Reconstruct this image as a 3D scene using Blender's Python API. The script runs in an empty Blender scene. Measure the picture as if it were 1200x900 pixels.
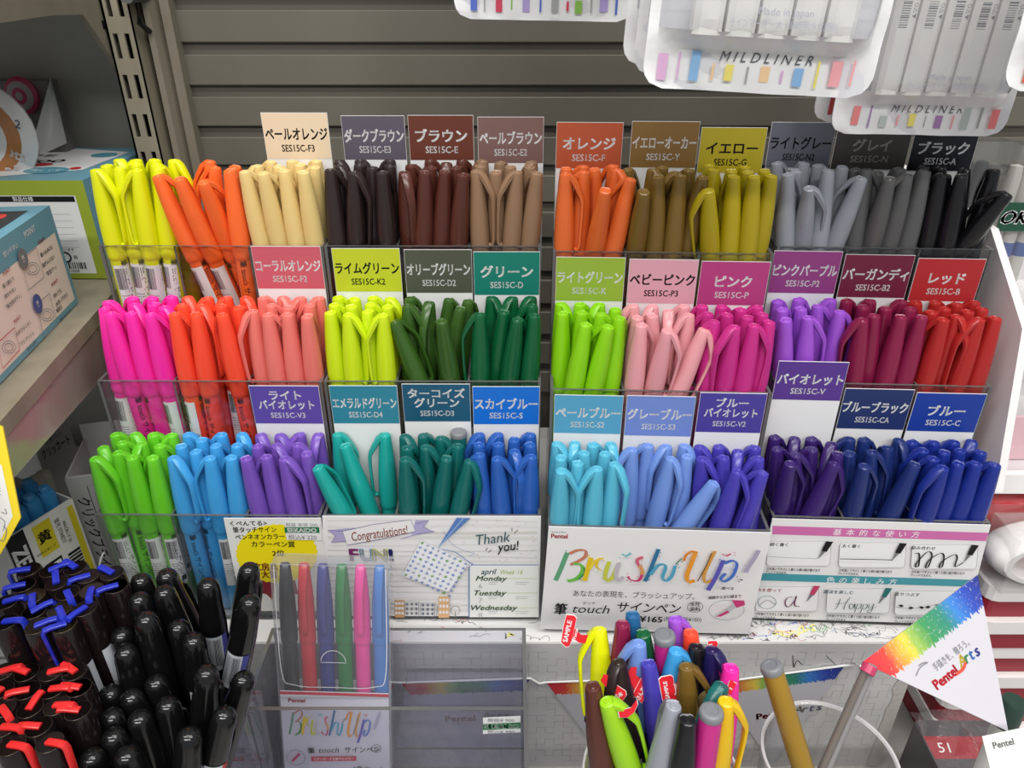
import bpy, math, random
from mathutils import Vector, Matrix
V = Vector
random.seed(7)
sc = bpy.context.scene
COL = sc.collection

# ---------------------------------------------------------------- camera, world, light, exposure
EYE = 1.35                                   # height of the camera above the shop floor
PITCH = math.radians(29.0)
FPX = 880.0                                  # focal length in pixels of the 1200x900 frame
cam_d = bpy.data.cameras.new('camera')
cam_d.sensor_fit = 'HORIZONTAL'; cam_d.sensor_width = 36.0
cam_d.lens = FPX / 1200 * 36.0
cam_d.clip_start = 0.01; cam_d.clip_end = 50
cam = bpy.data.objects.new('camera', cam_d); COL.objects.link(cam)
cam.location = (0, 0, EYE)
cam.rotation_euler = (math.pi / 2 - PITCH, 0, 0)
sc.camera = cam

world = bpy.data.worlds.new('shop_air'); sc.world = world
world.use_nodes = True
bg = world.node_tree.nodes['Background']
bg.inputs[0].default_value = (0.93, 0.96, 1.0, 1); bg.inputs[1].default_value = 0.34

def area(name, loc, size, sy, power, target, color=(1, 0.98, 0.95)):
    l = bpy.data.lights.new(name, 'AREA'); l.shape = 'RECTANGLE'; l.size = size; l.size_y = sy
    l.energy = power; l.color = color
    o = bpy.data.objects.new(name, l); COL.objects.link(o); o.location = loc
    o.rotation_euler = (V(target) - V(loc)).to_track_quat('-Z', 'Y').to_euler()
    return o
# rows of ceiling tubes running across the aisle in front of the fixture
area('ceiling_tube_light', (-0.7, -0.25, 2.75), 1.2, 0.12, 12, (-0.7, 0.1, 0))
area('ceiling_tube_light', (0.75, -0.25, 2.75), 1.2, 0.12, 12, (0.75, 0.1, 0))
area('ceiling_tube_light', (0.0, -1.5, 2.75), 2.4, 0.12, 42, (0, -0.8, 0))
area('ceiling_tube_light', (0.2, 0.25, 2.75), 1.2, 0.12, 8, (0.2, 0.3, 0))

vs = sc.view_settings
vs.view_transform = 'Standard'; vs.look = 'None'; vs.gamma = 1.0; vs.use_curve_mapping = False
vs.exposure = 0.16
sc.cycles.transparent_max_bounces = 40; sc.cycles.max_bounces = 8

# ---------------------------------------------------------------- sight lines of the photograph
CP, SP = math.cos(PITCH), math.sin(PITCH)
def ray(px, py):
    x, y = (px - 600) / FPX, (450 - py) / FPX
    return V((x, CP + y * SP, -SP + y * CP))
CAM = V((0, 0, EYE))
def hit(px, py, point, normal):
    r = ray(px, py); n = V(normal)
    return CAM + r * ((V(point) - CAM).dot(n) / r.dot(n))
def hit_z(px, py, z): return hit(px, py, (0, 0, EYE + z), (0, 0, 1))
def hit_y(px, py, y): return hit(px, py, (0, y, 0), (0, 1, 0))
def hit_x(px, py, x): return hit(px, py, (x, 0, 0), (1, 0, 0))
def depth(px, py, d): return CAM + ray(px, py) * d
def pix(p):
    r = V(p) - CAM
    d = r.y * CP - r.z * SP; u = r.y * SP + r.z * CP
    return 600 + FPX * r.x / d, 450 - FPX * u / d, d

# ---------------------------------------------------------------- materials
def lin(c):
    return tuple((v / 255 / 12.92) if v <= 10 else ((v / 255 + 0.055) / 1.055) ** 2.4 for v in c)
MATS = {}
def mat(name, rgb, rough=0.5, spec=0.5, metal=0.0, noise=None, bump=None, gain=1.0):
    if name in MATS: return MATS[name]
    m = bpy.data.materials.new(name); m.use_nodes = True
    nt = m.node_tree; b = nt.nodes['Principled BSDF']
    c = [min(v * gain, 0.95) for v in lin(rgb)]
    b.inputs['Base Color'].default_value = (*c, 1)
    b.inputs['Roughness'].default_value = rough
    b.inputs['Specular IOR Level'].default_value = spec
    b.inputs['Metallic'].default_value = metal
    if noise:                                # (scale vector, amount, second colour)
        tc = nt.nodes.new('ShaderNodeTexCoord'); mp = nt.nodes.new('ShaderNodeMapping')
        mp.inputs['Scale'].default_value = noise[0]
        nz = nt.nodes.new('ShaderNodeTexNoise'); nz.inputs['Scale'].default_value = 1.0; nz.inputs['Detail'].default_value = 4
        rp = nt.nodes.new('ShaderNodeValToRGB')
        rp.color_ramp.elements[0].position = 0.35; rp.color_ramp.elements[1].position = 0.7
        rp.color_ramp.elements[0].color = (*c, 1)
        c2 = lin(noise[2]); a = noise[1]
        rp.color_ramp.elements[1].color = (*[c[i] * (1 - a) + c2[i] * a for i in range(3)], 1)
        nt.links.new(tc.outputs['Object'], mp.inputs['Vector']); nt.links.new(mp.outputs[0], nz.inputs['Vector'])
        nt.links.new(nz.outputs['Fac'], rp.inputs['Fac']); nt.links.new(rp.outputs[0], b.inputs['Base Color'])
    if bump:
        tc = nt.nodes.new('ShaderNodeTexCoord')
        nz = nt.nodes.new('ShaderNodeTexNoise'); nz.inputs['Scale'].default_value = bump[0]; nz.inputs['Detail'].default_value = 3
        bp = nt.nodes.new('ShaderNodeBump'); bp.inputs['Strength'].default_value = bump[1]; bp.inputs['Distance'].default_value = bump[2]
        nt.links.new(tc.outputs['Object'], nz.inputs['Vector'])
        nt.links.new(nz.outputs['Fac'], bp.inputs['Height']); nt.links.new(bp.outputs[0], b.inputs['Normal'])
    MATS[name] = m
    return m
def clear(name, tint=(0.96, 0.97, 0.98), haze=0.0, hazecol=(235, 235, 235), gloss=1.0, rough=0.04, bump=None):
    """a thin see-through sheet: light passes straight, a fresnel sheen and some milky haze"""
    if name in MATS: return MATS[name]
    m = bpy.data.materials.new(name); m.use_nodes = True
    nt = m.node_tree; nt.nodes.clear()
    out = nt.nodes.new('ShaderNodeOutputMaterial')
    tr = nt.nodes.new('ShaderNodeBsdfTransparent'); tr.inputs[0].default_value = (*tint, 1)
    df = nt.nodes.new('ShaderNodeBsdfDiffuse'); df.inputs[0].default_value = (*lin(hazecol), 1)
    mx = nt.nodes.new('ShaderNodeMixShader'); mx.inputs[0].default_value = haze
    nt.links.new(tr.outputs[0], mx.inputs[1]); nt.links.new(df.outputs[0], mx.inputs[2])
    gl = nt.nodes.new('ShaderNodeBsdfGlossy'); gl.inputs['Roughness'].default_value = rough
    fr = nt.nodes.new('ShaderNodeLayerWeight')
    pw = nt.nodes.new('ShaderNodeMath'); pw.operation = 'POWER'; pw.inputs[1].default_value = 4.0
    mu = nt.nodes.new('ShaderNodeMath'); mu.operation = 'MULTIPLY_ADD'; mu.inputs[1].default_value = 0.8 * gloss; mu.inputs[2].default_value = 0.035 * gloss
    nt.links.new(fr.outputs['Facing'], pw.inputs[0]); nt.links.new(pw.outputs[0], mu.inputs[0])
    m2 = nt.nodes.new('ShaderNodeMixShader')
    nt.links.new(mu.outputs[0], m2.inputs[0]); nt.links.new(mx.outputs[0], m2.inputs[1]); nt.links.new(gl.outputs[0], m2.inputs[2])
    nt.links.new(m2.outputs[0], out.inputs[0])
    if bump:
        tc = nt.nodes.new('ShaderNodeTexCoord')
        nz = nt.nodes.new('ShaderNodeTexNoise'); nz.inputs['Scale'].default_value = bump[0]
        bp = nt.nodes.new('ShaderNodeBump'); bp.inputs['Strength'].default_value = bump[1]; bp.inputs['Distance'].default_value = 0.002
        nt.links.new(tc.outputs['Object'], nz.inputs['Vector']); nt.links.new(nz.outputs['Fac'], bp.inputs['Height'])
        for n in (gl, df): nt.links.new(bp.outputs[0], n.inputs['Normal'])
    MATS[name] = m
    return m

G = 0.98                                      # the printed colours of the photo are seen a little below full light
WHITE = mat('white_paper', (226, 226, 226), 0.55, 0.3)
PAPER = mat('poster_paper', (228, 227, 226), 0.4, 0.4)
INK = mat('black_ink', (22, 22, 24), 0.5, 0.3)
INKW = mat('white_ink', (244, 244, 244), 0.5, 0.3)
GREY_INK = mat('grey_ink', (120, 120, 124), 0.5, 0.3)
RED_INK = mat('red_ink', (186, 28, 44), 0.5, 0.3)
ACR = clear('clear_acrylic', (0.965, 0.97, 0.97), 0.0)
EDGE = mat('acrylic_edge', (92, 92, 92), 0.15, 0.6)
FILM = clear('clear_film', (0.97, 0.97, 0.98), 0.06, bump=(40, 0.25))

# ---------------------------------------------------------------- mesh builder
class MB:
    def __init__(s): s.v = []; s.f = []; s.m = []; s.sm = []; s.mats = []; s.uv = {}
    def mi(s, m):
        if m not in s.mats: s.mats.append(m)
        return s.mats.index(m)
    def add(s, vs, fs, m, smooth=False, M=None):
        b = len(s.v); i = s.mi(m)
        s.v.extend([(M @ V(p)) if M else V(p) for p in vs])
        for f in fs:
            s.f.append([b + k for k in f]); s.m.append(i); s.sm.append(smooth)
    def quad(s, a, b, c, d, m): s.add([a, b, c, d], [(0, 1, 2, 3)], m)
    def box(s, lo, hi, m, M=None):
        x0, y0, z0 = lo; x1, y1, z1 = hi
        s.add([(x0, y0, z0), (x1, y0, z0), (x1, y1, z0), (x0, y1, z0), (x0, y0, z1), (x1, y0, z1), (x1, y1, z1), (x0, y1, z1)],
              [(3, 2, 1, 0), (4, 5, 6, 7), (0, 1, 5, 4), (1, 2, 6, 5), (2, 3, 7, 6), (3, 0, 4, 7)], m, False, M)
    def rbox(s, lo, hi, r, m, M=None, n=3):
        """box with rounded vertical edges and a soft top rim"""
        x0, y0, z0 = lo; x1, y1, z1 = hi; pts = []
        for cx, cy, a0 in ((x1 - r, y1 - r, 0), (x0 + r, y1 - r, 90), (x0 + r, y0 + r, 180), (x1 - r, y0 + r, 270)):
            for k in range(n + 1):
                a = math.radians(a0 + 90 * k / n); pts.append((cx + r * math.cos(a), cy + r * math.sin(a)))
        s.prism(pts, z0, z1, m, M)
    def prism(s, pts, z0, z1, m, M=None, mside=None, smooth=False):
        n = len(pts)
        vs = [(x, y, z0) for x, y in pts] + [(x, y, z1) for x, y in pts]
        s.add(vs, [tuple(range(n - 1, -1, -1)), tuple(range(n, 2 * n))], m, False, M)
        s.add(vs, [(k, (k + 1) % n, n + (k + 1) % n, n + k) for k in range(n)], mside or m, smooth, M)
    def lathe(s, prof, n, m, M=None, a0=0, a1=2 * math.pi, smooth=True, caps=True):
        full = abs(a1 - a0 - 2 * math.pi) < 1e-6; c = n if full else n + 1
        vs = []; fs = []
        for r, z in prof:
            for k in range(c):
                a = a0 + (a1 - a0) * k / n; vs.append((r * math.cos(a), r * math.sin(a), z))
        for j in range(len(prof) - 1):
            for k in range(n):
                k2 = (k + 1) % c
                fs.append((j * c + k, j * c + k2, (j + 1) * c + k2, (j + 1) * c + k))
        s.add(vs, fs, m, smooth, M)
        if full and caps:
            for j, rev in ((0, True), (len(prof) - 1, False)):
                if prof[j][0] > 1e-5:
                    idx = list(range(j * c, j * c + c))
                    s.add([vs[i] for i in idx], [tuple(range(c - 1, -1, -1)) if rev else tuple(range(c))], m, False, M)
    def sweep(s, path, wid, thick, m, side, M=None, smooth=True):
        """flat bar along path: wid/thick per point, side = width direction"""
        side = V(side).normalized(); n = len(path); vs = []
        P = [V(p) for p in path]
        for k in range(n):
            t = (P[min(k + 1, n - 1)] - P[max(k - 1, 0)]).normalized()
            nn = t.cross(side).normalized()
            w = wid[k] if isinstance(wid, (list, tuple)) else wid; th = thick[k] if isinstance(thick, (list, tuple)) else thick
            for a, b in ((-1, -.55), (-.6, -1), (.6, -1), (1, -.55), (1, .55), (.6, 1), (-.6, 1), (-1, .55)):
                vs.append(P[k] + side * (a * w / 2) + nn * (b * th / 2))
        fs = [(j * 8 + k, j * 8 + (k + 1) % 8, j * 8 + 8 + (k + 1) % 8, j * 8 + 8 + k) for j in range(n - 1) for k in range(8)]
        fs += [tuple(range(7, -1, -1)), tuple(range((n - 1) * 8, n * 8))]
        s.add(vs, fs, m, smooth, M)
    def tube(s, path, r, m, n=8, M=None):
        P = [V(p) for p in path]; vs = []; L = len(P)
        ref = V((0, 0, 1))
        if abs((P[-1] - P[0]).normalized().z) > 0.9: ref = V((1, 0, 0))
        for k in range(L):
            t = (P[min(k + 1, L - 1)] - P[max(k - 1, 0)]).normalized()
            a = t.cross(ref).normalized(); b = t.cross(a)
            rr = r[k] if isinstance(r, (list, tuple)) else r
            for j in range(n):
                q = 2 * math.pi * j / n; vs.append(P[k] + (a * math.cos(q) + b * math.sin(q)) * rr)
        fs = [(j * n + k, j * n + (k + 1) % n, j * n + n + (k + 1) % n, j * n + n + k) for j in range(L - 1) for k in range(n)]
        s.add(vs, fs, m, True, M)
        s.add(vs, [tuple(range(n - 1, -1, -1)), tuple(range((L - 1) * n, L * n))], m, False, M)
    def mesh(s, name, origin=None):
        me = bpy.data.meshes.new(name)
        o = V(origin) if origin else V((0, 0, 0))
        me.from_pydata([tuple(p - o) for p in s.v], [], s.f)
        for m in s.mats: me.materials.append(m)
        me.polygons.foreach_set('material_index', s.m)
        me.polygons.foreach_set('use_smooth', s.sm)
        if s.uv:
            lay = me.uv_layers.new(name='UVMap')
            for p in me.polygons:
                for li in p.loop_indices:
                    lay.data[li].uv = s.uv.get(me.loops[li].vertex_index, (0, 5))
        me.update()
        if any(s.sm): me.set_sharp_from_angle(angle=math.radians(42))
        return me
    def base(s):
        xs = [p.x for p in s.v]; ys = [p.y for p in s.v]; zs = [p.z for p in s.v]
        return V(((min(xs) + max(xs)) / 2, (min(ys) + max(ys)) / 2, min(zs)))

def tag(o, label=None, cat=None, group=None, kind=None):
    if label: o['label'] = label
    if cat: o['category'] = cat
    if group: o['group'] = group
    if kind: o['kind'] = kind
    return o
def link(name, me, parent=None, M=None):
    o = bpy.data.objects.new(name, me); COL.objects.link(o)
    if parent: o.parent = parent
    if M is not None: o.matrix_basis = M
    return o
def solo(name, mb, label=None, cat=None, group=None, kind=None):
    """a thing that is one mesh, built in world coordinates"""
    b = mb.base(); o = link(name, mb.mesh(name, b)); o.location = b
    return tag(o, label, cat, group, kind)
def struct(name, mb): return solo(name, mb, kind='structure')
def thing(name, label, cat, M=None, group=None):
    o = bpy.data.objects.new(name, None); COL.objects.link(o); o.empty_display_size = 0.01
    o.matrix_basis = M if M is not None else Matrix()
    return tag(o, label, cat, group)
def part(name, mb, parent, world=False, label=None):
    o = link(name, mb.mesh(name), parent)
    if world:
        M = Matrix(); q = parent
        while q: M = q.matrix_basis @ M; q = q.parent
        o.matrix_basis = M.inverted()
    if label: o['label'] = label
    return o
def copy_tree(o, M=None, parent=None):
    c = o.copy(); COL.objects.link(c)
    if parent: c.parent = parent
    if M is not None: c.matrix_basis = M
    for ch in KIDS.get(o.name, ()): copy_tree(ch, None, c)
    return c
KIDS = {}
def frame(O, X, Y):
    X = V(X).normalized(); Y = (V(Y) - X * V(Y).dot(X)).normalized(); Z = X.cross(Y)
    M = Matrix((X, Y, Z)).transposed().to_4x4(); M.translation = V(O); return M

# ---------------------------------------------------------------- lettering
_T = {}
def glyphs(sx, bold=0.0, shear=0.0):
    k = (sx, bold, shear)
    if k not in _T:
        c = bpy.data.curves.new('t', 'FONT'); c.body = sx; c.resolution_u = 2; c.offset = bold; c.shear = shear
        o = bpy.data.objects.new('t', c)
        me = o.to_mesh()
        vs = [(p.co.x, p.co.y) for p in me.vertices]; fs = [tuple(p.vertices) for p in me.polygons]
        o.to_mesh_clear(); bpy.data.objects.remove(o); bpy.data.curves.remove(c)
        x0 = min(p[0] for p in vs); x1 = max(p[0] for p in vs); y0 = min(p[1] for p in vs); y1 = max(p[1] for p in vs)
        _T[k] = (vs, fs, x0, x1, y0, y1)
    return _T[k]

class Print:
    """prints on a plane: M maps local (u right, v up, w outwards)"""
    def __init__(s, mb, M, lift=0.0001, world=None):
        s.mb = mb; s.M = M; s.l = lift; s.step = 0.00002
        Q = world @ M if world else M
        s.Mi = Q.inverted(); s.n = Q.to_3x3() @ V((0, 0, 1)); s.o = Q.translation.copy()
    def up(s): s.l += s.step
    def uv(s, px, py):
        q = s.Mi @ hit(px, py, s.o, s.n); return q.x, q.y
    def poly(s, pts, m):
        s.mb.add([(u, v, s.l) for u, v in pts], [tuple(range(len(pts)))], m, False, s.M); s.up()
    def ppoly(s, pts, m): s.poly([s.uv(*p) for p in pts], m)
    def rect(s, u0, v0, u1, v1, m): s.poly([(u0, v0), (u1, v0), (u1, v1), (u0, v1)], m)
    def prect(s, x0, y0, x1, y1, m): s.ppoly([(x0, y1), (x1, y1), (x1, y0), (x0, y0)], m)
    def disc(s, u, v, ru, rv, m, n=20):
        s.poly([(u + ru * math.cos(2 * math.pi * k / n), v + rv * math.sin(2 * math.pi * k / n)) for k in range(n)], m)
    def line(s, pts, w, m, closed=False, nib=None):
        """ribbon; nib=(angle, ratio) varies the width like a broad pen"""
        n = len(pts); L = []; R = []
        for k in range(n):
            if closed: a = pts[(k - 1) % n]; b = pts[(k + 1) % n]
            else: a = pts[max(k - 1, 0)]; b = pts[min(k + 1, n - 1)]
            dx, dy = b[0] - a[0], b[1] - a[1]; q = math.hypot(dx, dy) or 1e-9
            ww = w[k] if isinstance(w, (list, tuple)) else w
            if nib:
                an = math.atan2(dy, dx) - nib[0]; ww = ww * (nib[1] + (1 - nib[1]) * abs(math.sin(an)))
            nx, ny = -dy / q * ww / 2, dx / q * ww / 2
            L.append((pts[k][0] + nx, pts[k][1] + ny)); R.append((pts[k][0] - nx, pts[k][1] - ny))
        vs = [(u, v, s.l) for u, v in L + R]
        e = n if closed else n - 1
        s.mb.add(vs, [(n + k, n + (k + 1) % n, (k + 1) % n, k) for k in range(e)], m, False, s.M); s.up()
    def pline(s, pts, w, m, closed=False, nib=None, curve=True):
        q = [s.uv(*p) for p in pts]
        if curve and len(q) > 2: q = spline(q, closed)
        s.line(q, w, m, closed, nib)
    def text(s, body, u, v, size, m, maxw=None, bold=0.0, shear=0.0, align='C', rot=0.0, sx=1.0):
        """centre (or left end) at u, v; size = em height in metres"""
        vs, fs, x0, x1, y0, y1 = glyphs(body, 0.0, shear)
        k = size; kx = size * sx
        if maxw and (x1 - x0) * kx > maxw: kx = maxw / (x1 - x0)
        cx = (x0 + x1) / 2 if align == 'C' else x0
        cr, sr = math.cos(rot), math.sin(rot); o = []
        for x, y in vs:
            a, b = (x - cx) * kx, (y - 0.36) * k
            o.append((u + a * cr - b * sr, v + a * sr + b * cr, s.l))
        for a, b in (((0, 0),) if bold <= 0 else ((-1, -.7), (1, -.7), (1, .7), (-1, .7))):   # heavier type: the outline printed shifted
            da, db = a * bold * kx * .75, b * bold * k * .75
            s.mb.add([(p[0] + da, p[1] + db, p[2]) for p in o], fs, m, False, s.M); s.l += s.step / 2
        s.up()
    def ptext(s, body, px, py, hpx, m, wpx=None, **kw):
        u, v = s.uv(px, py); u2, v2 = s.uv(px, py + 1); u3, v3 = s.uv(px + 1, py)
        s.text(body, u, v, hpx * abs(v2 - v), m, wpx * abs(u3 - u) if wpx else None, **kw)
    def scale(s, px, py):
        u, v = s.uv(px, py); u3, v3 = s.uv(px + 1, py); return math.hypot(u3 - u, v3 - v)

def spline(p, closed=False, n=5):
    out = []; N = len(p)
    for i in range(N if closed else N - 1):
        g = (lambda k: p[k % N]) if closed else (lambda k: p[max(0, min(N - 1, k))])
        a, b, c, d = g(i - 1), g(i), g(i + 1), g(i + 2)
        for k in range(n):
            t = k / n
            out.append(tuple(0.5 * (2 * b[j] + (c[j] - a[j]) * t + (2 * a[j] - 5 * b[j] + 4 * c[j] - d[j]) * t * t + (3 * b[j] - a[j] - 3 * c[j] + d[j]) * t ** 3) for j in range(len(b))))
    if not closed: out.append(p[-1])
    return out

# ================================================================ THE SETTING
BASE, RISE, CELL = -0.378, 0.075, 0.041
LIPS = [0.0865, 0.157, 0.229]                # lip heights of the three steps above the base
DECK, LEDGE, TRAYZ = -0.505, -0.402, -0.428
SLATY = 0.615
def Z(z): return EYE + z

beige = mat('painted_steel_beige', (150, 142, 124), 0.45, 0.4, noise=((60, 60, 12), 0.5, (112, 104, 88)))
beige2 = mat('painted_steel_dull', (128, 121, 106), 0.5, 0.4, noise=((30, 30, 8), 0.5, (100, 94, 82)))
slat = mat('slat_panel_taupe', (100, 96, 86), 0.42, 0.4, noise=((14, 4, 3), 0.4, (114, 110, 100)))
slat_gap = mat('slat_groove_taupe', (92, 88, 80), 0.5, 0.3)
dark_in = mat('dark_void', (14, 14, 14), 0.9, 0.1)

mb = MB()
y, back = SLATY, SLATY + 0.0035
tops = [0.0027 - 0.0301 * 0]
zt = -0.0274 + 0.0301 * 5
for k in range(16):
    z1 = zt - 0.0301 * k; z0 = z1 - 0.0218
    x0, x1 = -0.2475, 0.75
    prof = [(y + 0.014, z1), (y + 0.0003, z1), (y, z1 - 0.0003), (y, z0 + 0.001), (y + 0.001, z0), (y + 0.014, z0)]
    pts = [V((x0, a, Z(b))) for a, b in prof]; pts2 = [V((x1, a, Z(b))) for a, b in prof]
    mb.add(pts + pts2, [(i + 6, i, i + 1, i + 7) for i in range(5)] + [(0, 1, 2, 3, 4, 5)][::-1], slat)
mb.box((-0.2475, back, Z(-0.42)), (0.75, back + 0.02, Z(zt)), slat_gap)
struct('wall_back', mb)
mb = MB(); mb.box((-0.9, 0.645, Z(-0.6)), (-0.268, 0.66, Z(0.4)), mat('side_panel_grey', (158, 156, 148), 0.5, 0.3, noise=((6, 6, 6), 0.35, (140, 139, 132))))
struct('wall_left', mb)
mb = MB(); mb.box((-2.5, -3, -0.05), (2.5, 2.5, 0), mat('floor_vinyl', (176, 172, 164), 0.4, 0.4))
struct('floor', mb)
mb = MB()                                     # panel edge profile between the slats and the slotted post
prof = [(-0.2475, 0.63), (-0.2475, 0.606), (-0.2525, 0.602), (-0.2555, 0.607), (-0.259, 0.598), (-0.2625, 0.596), (-0.265, 0.603), (-0.265, 0.64)]
mb.prism(prof[::-1], Z(-0.45), Z(0.2), beige2)
struct('trim_1', mb)

# slotted shelf post
post = thing('shelf_upright', 'beige slotted steel post beside the slatted back panel', 'shelf post', Matrix.Translation((-0.277, 0.6, 0)))
mb = MB()
x0, x1, yf = -0.2865, -0.2665, 0.585
xs = [x0, x0 + 0.0037, x0 + 0.0072, x0 + 0.0118, x0 + 0.0153, x1]
zs = [Z(-0.45)]; zt = -0.0135 + 0.0272 * 6; rows = []
for k in range(20): rows.append((zt - 0.0272 * k - 0.0165, zt - 0.0272 * k))
zz = sorted([Z(v) for r in rows for v in r] + [Z(-0.46), Z(0.22)])
for i in range(5):
    for j in range(len(zz) - 1):
        if i in (1, 3) and j % 2 == 1: continue
        a, b, c, d = xs[i], xs[i + 1], zz[j], zz[j + 1]
        mb.quad((a, yf, c), (b, yf, c), (b, yf, d), (a, yf, d), beige)
        if i in (1, 3): pass
for i in (1, 3):                               # slot walls give the steel its thickness
    for j in range(1, len(zz) - 1, 2):
        a, b, c, d = xs[i], xs[i + 1], zz[j], zz[j + 1]; q = yf + 0.002
        mb.quad((a, yf, c), (a, q, c), (a, q, d), (a, yf, d), beige); mb.quad((b, q, c), (b, yf, c), (b, yf, d), (b, q, d), beige)
        mb.quad((a, yf, d), (a, q, d), (b, q, d), (b, yf, d), beige); mb.quad((a, q, c), (a, yf, c), (b, yf, c), (b, q, c), beige)
mb.box((x0, yf, Z(-0.46)), (x0 + 0.0015, 0.64, Z(0.22)), beige); mb.box((x1 - 0.0015, yf, Z(-0.46)), (x1, 0.64, Z(0.22)), beige)
mb.box((x0 + 0.002, yf + 0.014, Z(-0.46)), (x1 - 0.002, 0.62, Z(0.22)), dark_in)  # near-black core: the shade inside the hollow post, put in as colour
part('post', mb, post, True)
t = thing('shelf_bracket', 'beige steel shelf arm hooked into the slotted post', 'bracket', Matrix.Translation((-0.289, 0.58, Z(-0.03))))
mb = MB()
pf = [(0.5955, -0.06), (0.592, -0.063), (0.5605, -0.0275), (0.52, -0.026), (0.25, -0.032), (0.25, 0.0), (0.5955, 0.0)]
Mx = Matrix(((0, 0, 1, -0.2915), (1, 0, 0, 0), (0, 1, 0, EYE), (0, 0, 0, 1)))
mb.prism(pf, 0, 0.004, beige2, Mx)
part('arm', mb, t, True)
mb = MB(); mb.tube([(-0.2895, 0.5955, Z(-0.035)), (-0.2895, 0.583, Z(-0.035))], 0.0035, dark_in, 10)
part('lug', mb, t, True)
mb = MB(); mb.box((-0.8, 0.40, Z(0.002)), (-0.2925, 0.64, Z(0.014)), beige); mb.box((-0.8, 0.397, Z(-0.008)), (-0.2925, 0.3998, Z(0.014)), beige)
t = solo('upper_shelf', mb, 'beige steel shelf board on the arm at the top corner', 'shelf')

# hook stub at the head of the post
t = thing('hook_clip', 'small grey metal hook end beside the slotted post', 'hook', Matrix.Translation((-0.2615, 0.58, Z(-0.02))))
mb = MB(); mb.tube([(-0.2615, 0.612, Z(-0.016)), (-0.2615, 0.572, Z(-0.016))], 0.0055, mat('grey_rubber', (86, 86, 84), 0.5), 12)
part('tip', mb, t, True)
mb = MB(); mb.tube([(-0.261, 0.585, Z(-0.02)), (-0.261, 0.583, Z(-0.034)), (-0.2605, 0.595, Z(-0.04))], 0.002, mat('dark_steel', (60, 60, 60), 0.3, metal=0.8), 8)
part('stem', mb, t, True)

# counter body, ledge, plinth
ct = mat('counter_grey', (150, 148, 144), 0.5)
mb = MB(); mb.box((-0.9, 0.05, 0), (0.9, 0.66, Z(DECK)), ct)
solo('counter', mb, 'grey counter deck under the pen display', 'counter')
ledge = mat('ledge_grey', (128, 126, 124), 0.5)
mb = MB(); mb.box((-0.60, -0.05, Z(DECK)), (-0.1497, 0.30, Z(TRAYZ - 0.002)), ledge)
solo('counter_ledge', mb, 'raised grey ledge under the tray of black pens', 'counter')
mb = MB(); mb.box((0.012, 0.06, Z(DECK)), (0.26, 0.262, Z(LEDGE)), ledge)
solo('counter_ledge', mb, 'raised grey ledge under the cup of sample pens', 'counter')

PLY = 0.3415
plinth = thing('display_plinth', 'low plinth wrapped in scribbled white paper under the pen display', 'plinth', Matrix.Translation((0, 0.43, Z(DECK))))
mb = MB()
PX0, PX1 = -0.262, 0.262
body = mat('plinth_board', (206, 204, 200), 0.6)
mb.box((PX0, PLY + 0.0006, Z(DECK)), (PX1 - 0.005, 0.60, Z(BASE - 0.0016)), body)
part('board', mb, plinth, True)
sheet = mat('scribble_paper', (214, 213, 211), 0.6, 0.3)
front_sheet = mat('patterned_paper', (204, 203, 201), 0.5, 0.35, noise=((9, 9, 9), 0.35, (190, 188, 186)))
mb = MB(); mb.box((PX0, PLY, Z(BASE - 0.0015)), (PX1, 0.58, Z(BASE - 0.0007)), sheet)
pr = Print(mb, frame((0, 0, Z(BASE - 0.0007)), (1, 0, 0), (0, 1, 0)))
rnd = random.Random(3)
inks = [INK, INK, INK, GREY_INK, GREY_INK, INK, INK, GREY_INK, mat('pen_blue_ink', (70, 110, 190), 0.5), mat('pen_red_ink', (205, 90, 80), 0.5), mat('pen_yellow_ink', (240, 230, 130), 0.5), mat('pen_green_ink', (110, 170, 110), 0.5)]
for k in range(170):
    x = rnd.uniform(-0.1, PX1 - 0.01) if k < 150 else rnd.uniform(PX0, PX1 - 0.02)
    if k < 90: x = rnd.uniform(0.13, PX1 - 0.015)
    yy = PLY + rnd.uniform(0.002, 0.026)
    n = rnd.randint(4, 12); a = rnd.uniform(0.001, 0.0035); p = []; cx = x
    for i in range(n):
        cx += rnd.uniform(-0.0012, 0.0042) if k % 3 else rnd.uniform(-0.003, 0.003)
        p.append((min(max(cx, PX0 + .002), PX1 - .002), min(max(yy + rnd.uniform(-a, a), PLY + 0.0008), 0.37)))
    ink = rnd.choice(inks)
    pr.l = 0.0001 + 0.0000015 * k
    pr.line(spline(p), 0.0009 if ink.name.startswith('pen_yellow') else rnd.uniform(0.00018, 0.00034), ink)
part('top_sheet', mb, plinth, True)
mb = MB(); mb.box((PX0, PLY - 0.0006, Z(DECK)), (PX1, PLY, Z(BASE - 0.0015)), front_sheet)
pr = Print(mb, frame((PX0, PLY - 0.0006, Z(DECK)), (1, 0, 0), (0, 0, 1)))
gl = mat('pattern_line', (164, 163, 162), 0.6)
g = 0.0062; nx = int((PX1 - PX0) / g); nz = int((BASE - DECK) / g); lw = 0.0003
def cross(i, j):                                # the sheet is printed all over with interlocking crosses
    for a, b in ((0, 0), (1, 0), (-1, 0), (0, 1), (0, -1)):
        if (i + a - 2 * (j + b)) % 5 == 0: return (i + a, j + b)
for i in range(1, nx):
    for j in range(1, nz):
        keep = rnd.random(); pr.l = 0.0001
        if cross(i, j) != cross(i, j - 1) and keep < 0.8 and i < nx - 1: pr.rect(i * g, j * g - lw / 2, (i + 1) * g, j * g + lw / 2, gl)
        pr.l = 0.0001
        if cross(i, j) != cross(i - 1, j) and rnd.random() < 0.8 and j < nz - 1: pr.rect(i * g - lw / 2, j * g, i * g + lw / 2, (j + 1) * g, gl)
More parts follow.
